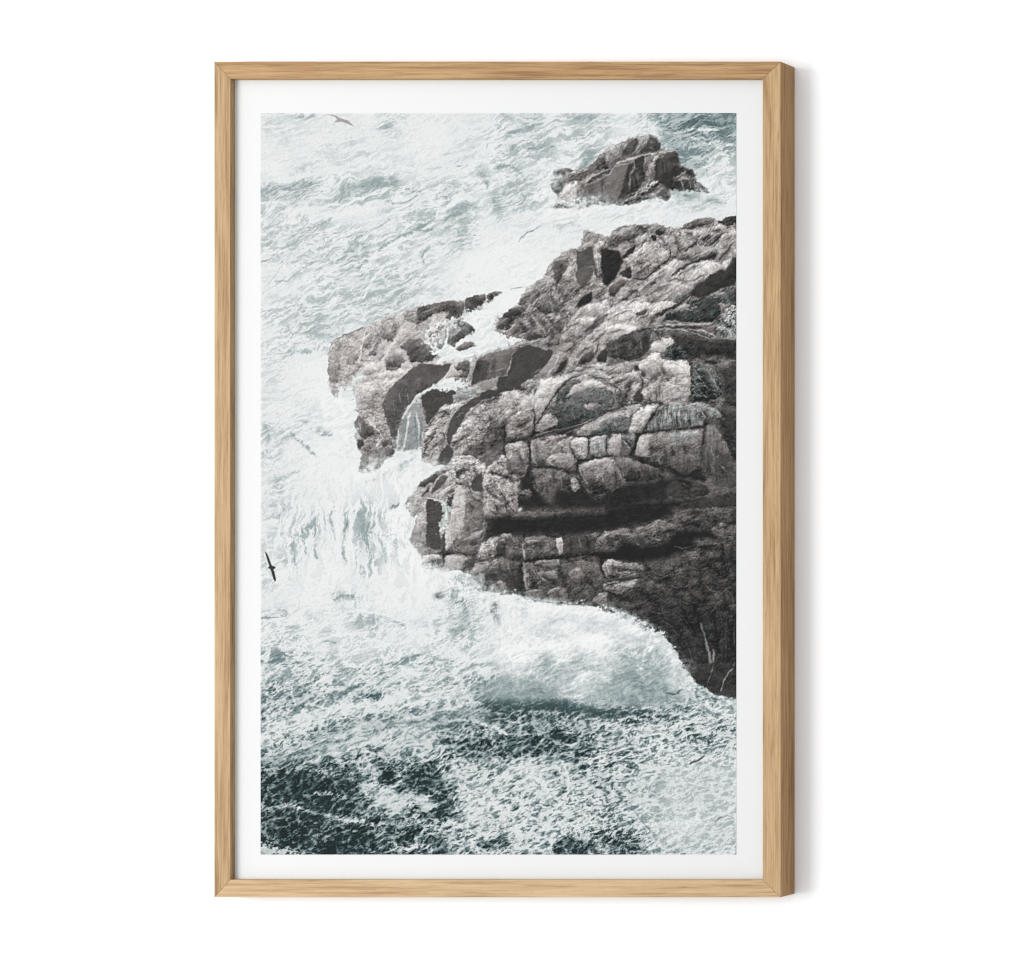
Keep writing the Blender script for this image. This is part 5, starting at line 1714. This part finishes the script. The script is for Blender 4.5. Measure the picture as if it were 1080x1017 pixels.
oak_r = wood('oak_right', (.26, .15, .06), (.39, .25, .118), (.47, .32, .168), 2.3)
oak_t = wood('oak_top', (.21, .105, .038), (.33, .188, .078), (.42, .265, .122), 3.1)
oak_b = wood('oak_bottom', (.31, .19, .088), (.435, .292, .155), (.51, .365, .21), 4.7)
hH = (B0-T0)/2*MM; hW = (R0-L0)/2*MM
wl, wr, wt, wb = (LI-L0)*MM, (R0-RI)*MM, (TI-T0)*MM, (B0-BI)*MM
zc = wz((T0+B0)/2); xc = wx((L0+R0)/2)
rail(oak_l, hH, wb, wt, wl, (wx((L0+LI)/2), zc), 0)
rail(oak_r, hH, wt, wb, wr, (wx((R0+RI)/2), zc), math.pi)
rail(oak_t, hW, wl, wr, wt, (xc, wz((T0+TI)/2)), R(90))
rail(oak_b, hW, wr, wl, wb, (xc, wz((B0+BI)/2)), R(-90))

def sheet(name, x0, x1, z0, z1, y, thick, mat):
    v = [(x0, y, z0), (x1, y, z0), (x1, y, z1), (x0, y, z1), (x0, y+thick, z0), (x1, y+thick, z0), (x1, y+thick, z1), (x0, y+thick, z1)]
    f = [(0, 1, 2, 3), (5, 4, 7, 6), (4, 0, 3, 7), (1, 5, 6, 2), (3, 2, 6, 7), (4, 5, 1, 0)]
    return child(mesh_obj(name, [(a-RX, b_-RY, c-RZ) for a, b_, c in v], f, mat))
gx0, gx1, gz0, gz1 = wx(LI)-.0001, wx(RI)+.0001, wz(BI)-.0001, wz(TI)+.0001
pm, nt, p = nodes('white_paper'); p.inputs['Roughness'].default_value = .8; p.inputs['Specular IOR Level'].default_value = .15
n = nt.nodes.new('ShaderNodeTexNoise'); n.inputs['Scale'].default_value = 900; n.inputs['Detail'].default_value = 2
tcp = nt.nodes.new('ShaderNodeTexCoord'); lk(nt, tcp.outputs['Object'], n.inputs['Vector'])
cr = nt.nodes.new('ShaderNodeValToRGB'); cr.color_ramp.elements[0].color = (PAPER*.985, PAPER*.985, PAPER*.985, 1); cr.color_ramp.elements[1].color = (PAPER*1.015, PAPER*1.015, PAPER*1.015, 1)
lk(nt, n.outputs['Fac'], cr.inputs[0]); lk(nt, cr.outputs[0], p.inputs['Base Color'])
paper = sheet('paper_sheet', gx0, gx1, gz0, gz1, FRONT+RECESS, .0015, pm)
bm_, nt, p = nodes('backing_fibreboard'); p.inputs['Base Color'].default_value = (.30, .21, .13, 1); p.inputs['Roughness'].default_value = .9
n = nt.nodes.new('ShaderNodeTexNoise'); n.inputs['Scale'].default_value = 300; n.inputs['Detail'].default_value = 4
cr = nt.nodes.new('ShaderNodeValToRGB'); cr.color_ramp.elements[0].color = (.22, .15, .09, 1); cr.color_ramp.elements[1].color = (.38, .27, .17, 1)
lk(nt, n.outputs['Fac'], cr.inputs[0]); lk(nt, cr.outputs[0], p.inputs['Base Color'])
sheet('backing_board', gx0, gx1, gz0, gz1, FRONT+RECESS+.002, .003, bm_)

# picture: a fine grid lying on the sheet, its ink in a colour attribute
S = 1.5
img = paint(S)                                     # display values, top row first
H_, W_ = img.shape[:2]
lin = np.where(img <= .04045, img/12.92, ((img+.055)/1.055)**2.4)
kx = K_LEFT+(K_RIGHT-K_LEFT)*(np.arange(W_)+.5)/W_
ink = np.clip((lin-HAZE)/kx[None, :, None], .004, .95)
pu = back(PX0, EYE[0], RECESS), back(PX1, EYE[0], RECESS); pv = back(PY0, EYE[1], RECESS), back(PY1, EYE[1], RECESS)
gx = wx(np.linspace(pu[0], pu[1], W_))-RX; gz = wz(np.linspace(pv[0], pv[1], H_))-RZ
co = np.empty((H_, W_, 3), np.float32); co[..., 0] = gx[None, :]; co[..., 1] = FRONT+RECESS-.0002-RY; co[..., 2] = gz[:, None]
me = bpy.data.meshes.new('printed_picture')
nf = (H_-1)*(W_-1)
me.vertices.add(H_*W_); me.vertices.foreach_set('co', co.ravel())
idx = np.arange(H_*W_, dtype=np.int32).reshape(H_, W_)
q = np.stack([idx[1:, :-1], idx[1:, 1:], idx[:-1, 1:], idx[:-1, :-1]], -1).reshape(-1)
me.loops.add(nf*4); me.loops.foreach_set('vertex_index', q)
me.polygons.add(nf); me.polygons.foreach_set('loop_start', np.arange(0, nf*4, 4, dtype=np.int32))
me.update(calc_edges=True)
at = me.color_attributes.new('ink', 'FLOAT_COLOR', 'POINT')
at.data.foreach_set('color', np.concatenate([ink, np.ones((H_, W_, 1))], -1).astype(np.float32).ravel())
im_, nt, p = nodes('printed_ink'); p.inputs['Roughness'].default_value = .85; p.inputs['Specular IOR Level'].default_value = .02
av = nt.nodes.new('ShaderNodeVertexColor'); av.layer_name = 'ink'; lk(nt, av.outputs['Color'], p.inputs['Base Color'])
pic = bpy.data.objects.new('printed_picture', me); C.objects.link(pic); me.materials.append(im_); child(pic)
pic['label'] = 'photograph of a foaming grey sea around rocks, with three small birds'

# glazing: clear, low-glare
gm = bpy.data.materials.new('clear_glazing'); gm.use_nodes = True; nt = gm.node_tree; nt.nodes.clear()
out = nt.nodes.new('ShaderNodeOutputMaterial'); tr = nt.nodes.new('ShaderNodeBsdfTransparent')
tr.inputs['Color'].default_value = (.99, .992, .99, 1); lk(nt, tr.outputs[0], out.inputs[0])     # coated against reflections, as the photograph shows none
sheet('glazing', gx0, gx1, gz0, gz1, FRONT+GLASS, .002, gm)

# light: one broad soft lamp from the left, pale room light all round
w = bpy.data.worlds.new('World'); sc.world = w; w.use_nodes = True
bg = w.node_tree.nodes['Background']; bg.inputs['Color'].default_value = (1, 1, 1, 1); bg.inputs['Strength'].default_value = AMBIENT*1.27
tw = w.node_tree.nodes.new('ShaderNodeTexCoord'); sx_ = w.node_tree.nodes.new('ShaderNodeSeparateXYZ'); rw = w.node_tree.nodes.new('ShaderNodeMapRange')
lk(w.node_tree, tw.outputs['Generated'], sx_.inputs[0]); lk(w.node_tree, sx_.outputs['X'], rw.inputs['Value'])   # ambient dimmed towards the right, set so the frame's right side darkens
rw.inputs['From Min'].default_value = -1; rw.inputs['From Max'].default_value = 1; rw.inputs['To Min'].default_value = 0; rw.inputs['To Max'].default_value = 1
wr_ = w.node_tree.nodes.new('ShaderNodeValToRGB'); lk(w.node_tree, rw.outputs[0], wr_.inputs[0]); lk(w.node_tree, wr_.outputs[0], bg.inputs['Color'])
wr_.color_ramp.elements[0].color = (.985, .99, 1, 1); wr_.color_ramp.elements[1].color = (.51, .52, .53, 1)
def lamp(name, loc, aim, sx, sy, power):
    ld = bpy.data.lights.new(name, 'AREA'); ld.shape = 'RECTANGLE'; ld.size = sx; ld.size_y = sy; ld.energy = power; ld.color = (1, .992, .98)
    o = bpy.data.objects.new(name, ld); C.objects.link(o); o.location = loc
    import mathutils
    d = mathutils.Vector(aim)-mathutils.Vector(loc); o.rotation_euler = d.to_track_quat('-Z', 'Y').to_euler()
    return o
for a in LAMPS: lamp(*a)

cam = bpy.data.cameras.new('camera'); co_ = bpy.data.objects.new('camera', cam); C.objects.link(co_)
width = 1080*MM
co_.location = (wx(EYE[0]), FRONT-DIST, wz(EYE[1])); co_.rotation_euler = (R(90), 0, 0)
cam.sensor_width = 36; cam.sensor_fit = 'HORIZONTAL'; cam.lens = 36*DIST/width
cam.shift_x = -wx(EYE[0])/width; cam.shift_y = -wz(EYE[1])/width
cam.clip_start = .05; cam.clip_end = 100
sc.camera = co_
sc.view_settings.view_transform = 'Standard'; sc.view_settings.look = 'None'; sc.view_settings.exposure = 0; sc.view_settings.gamma = 1
sc.view_settings.use_curve_mapping = False
sc.render.engine = 'CYCLES'
sc.cycles.use_denoising = True; sc.cycles.denoiser = 'OPENIMAGEDENOISE'; sc.cycles.denoising_input_passes = 'RGB_ALBEDO_NORMAL'; sc.cycles.denoising_prefilter = 'ACCURATE'; sc.cycles.pixel_filter_type = 'BLACKMAN_HARRIS'; sc.cycles.filter_width = 1.2
sc.cycles.use_adaptive_sampling = False; sc.cycles.max_bounces = 5
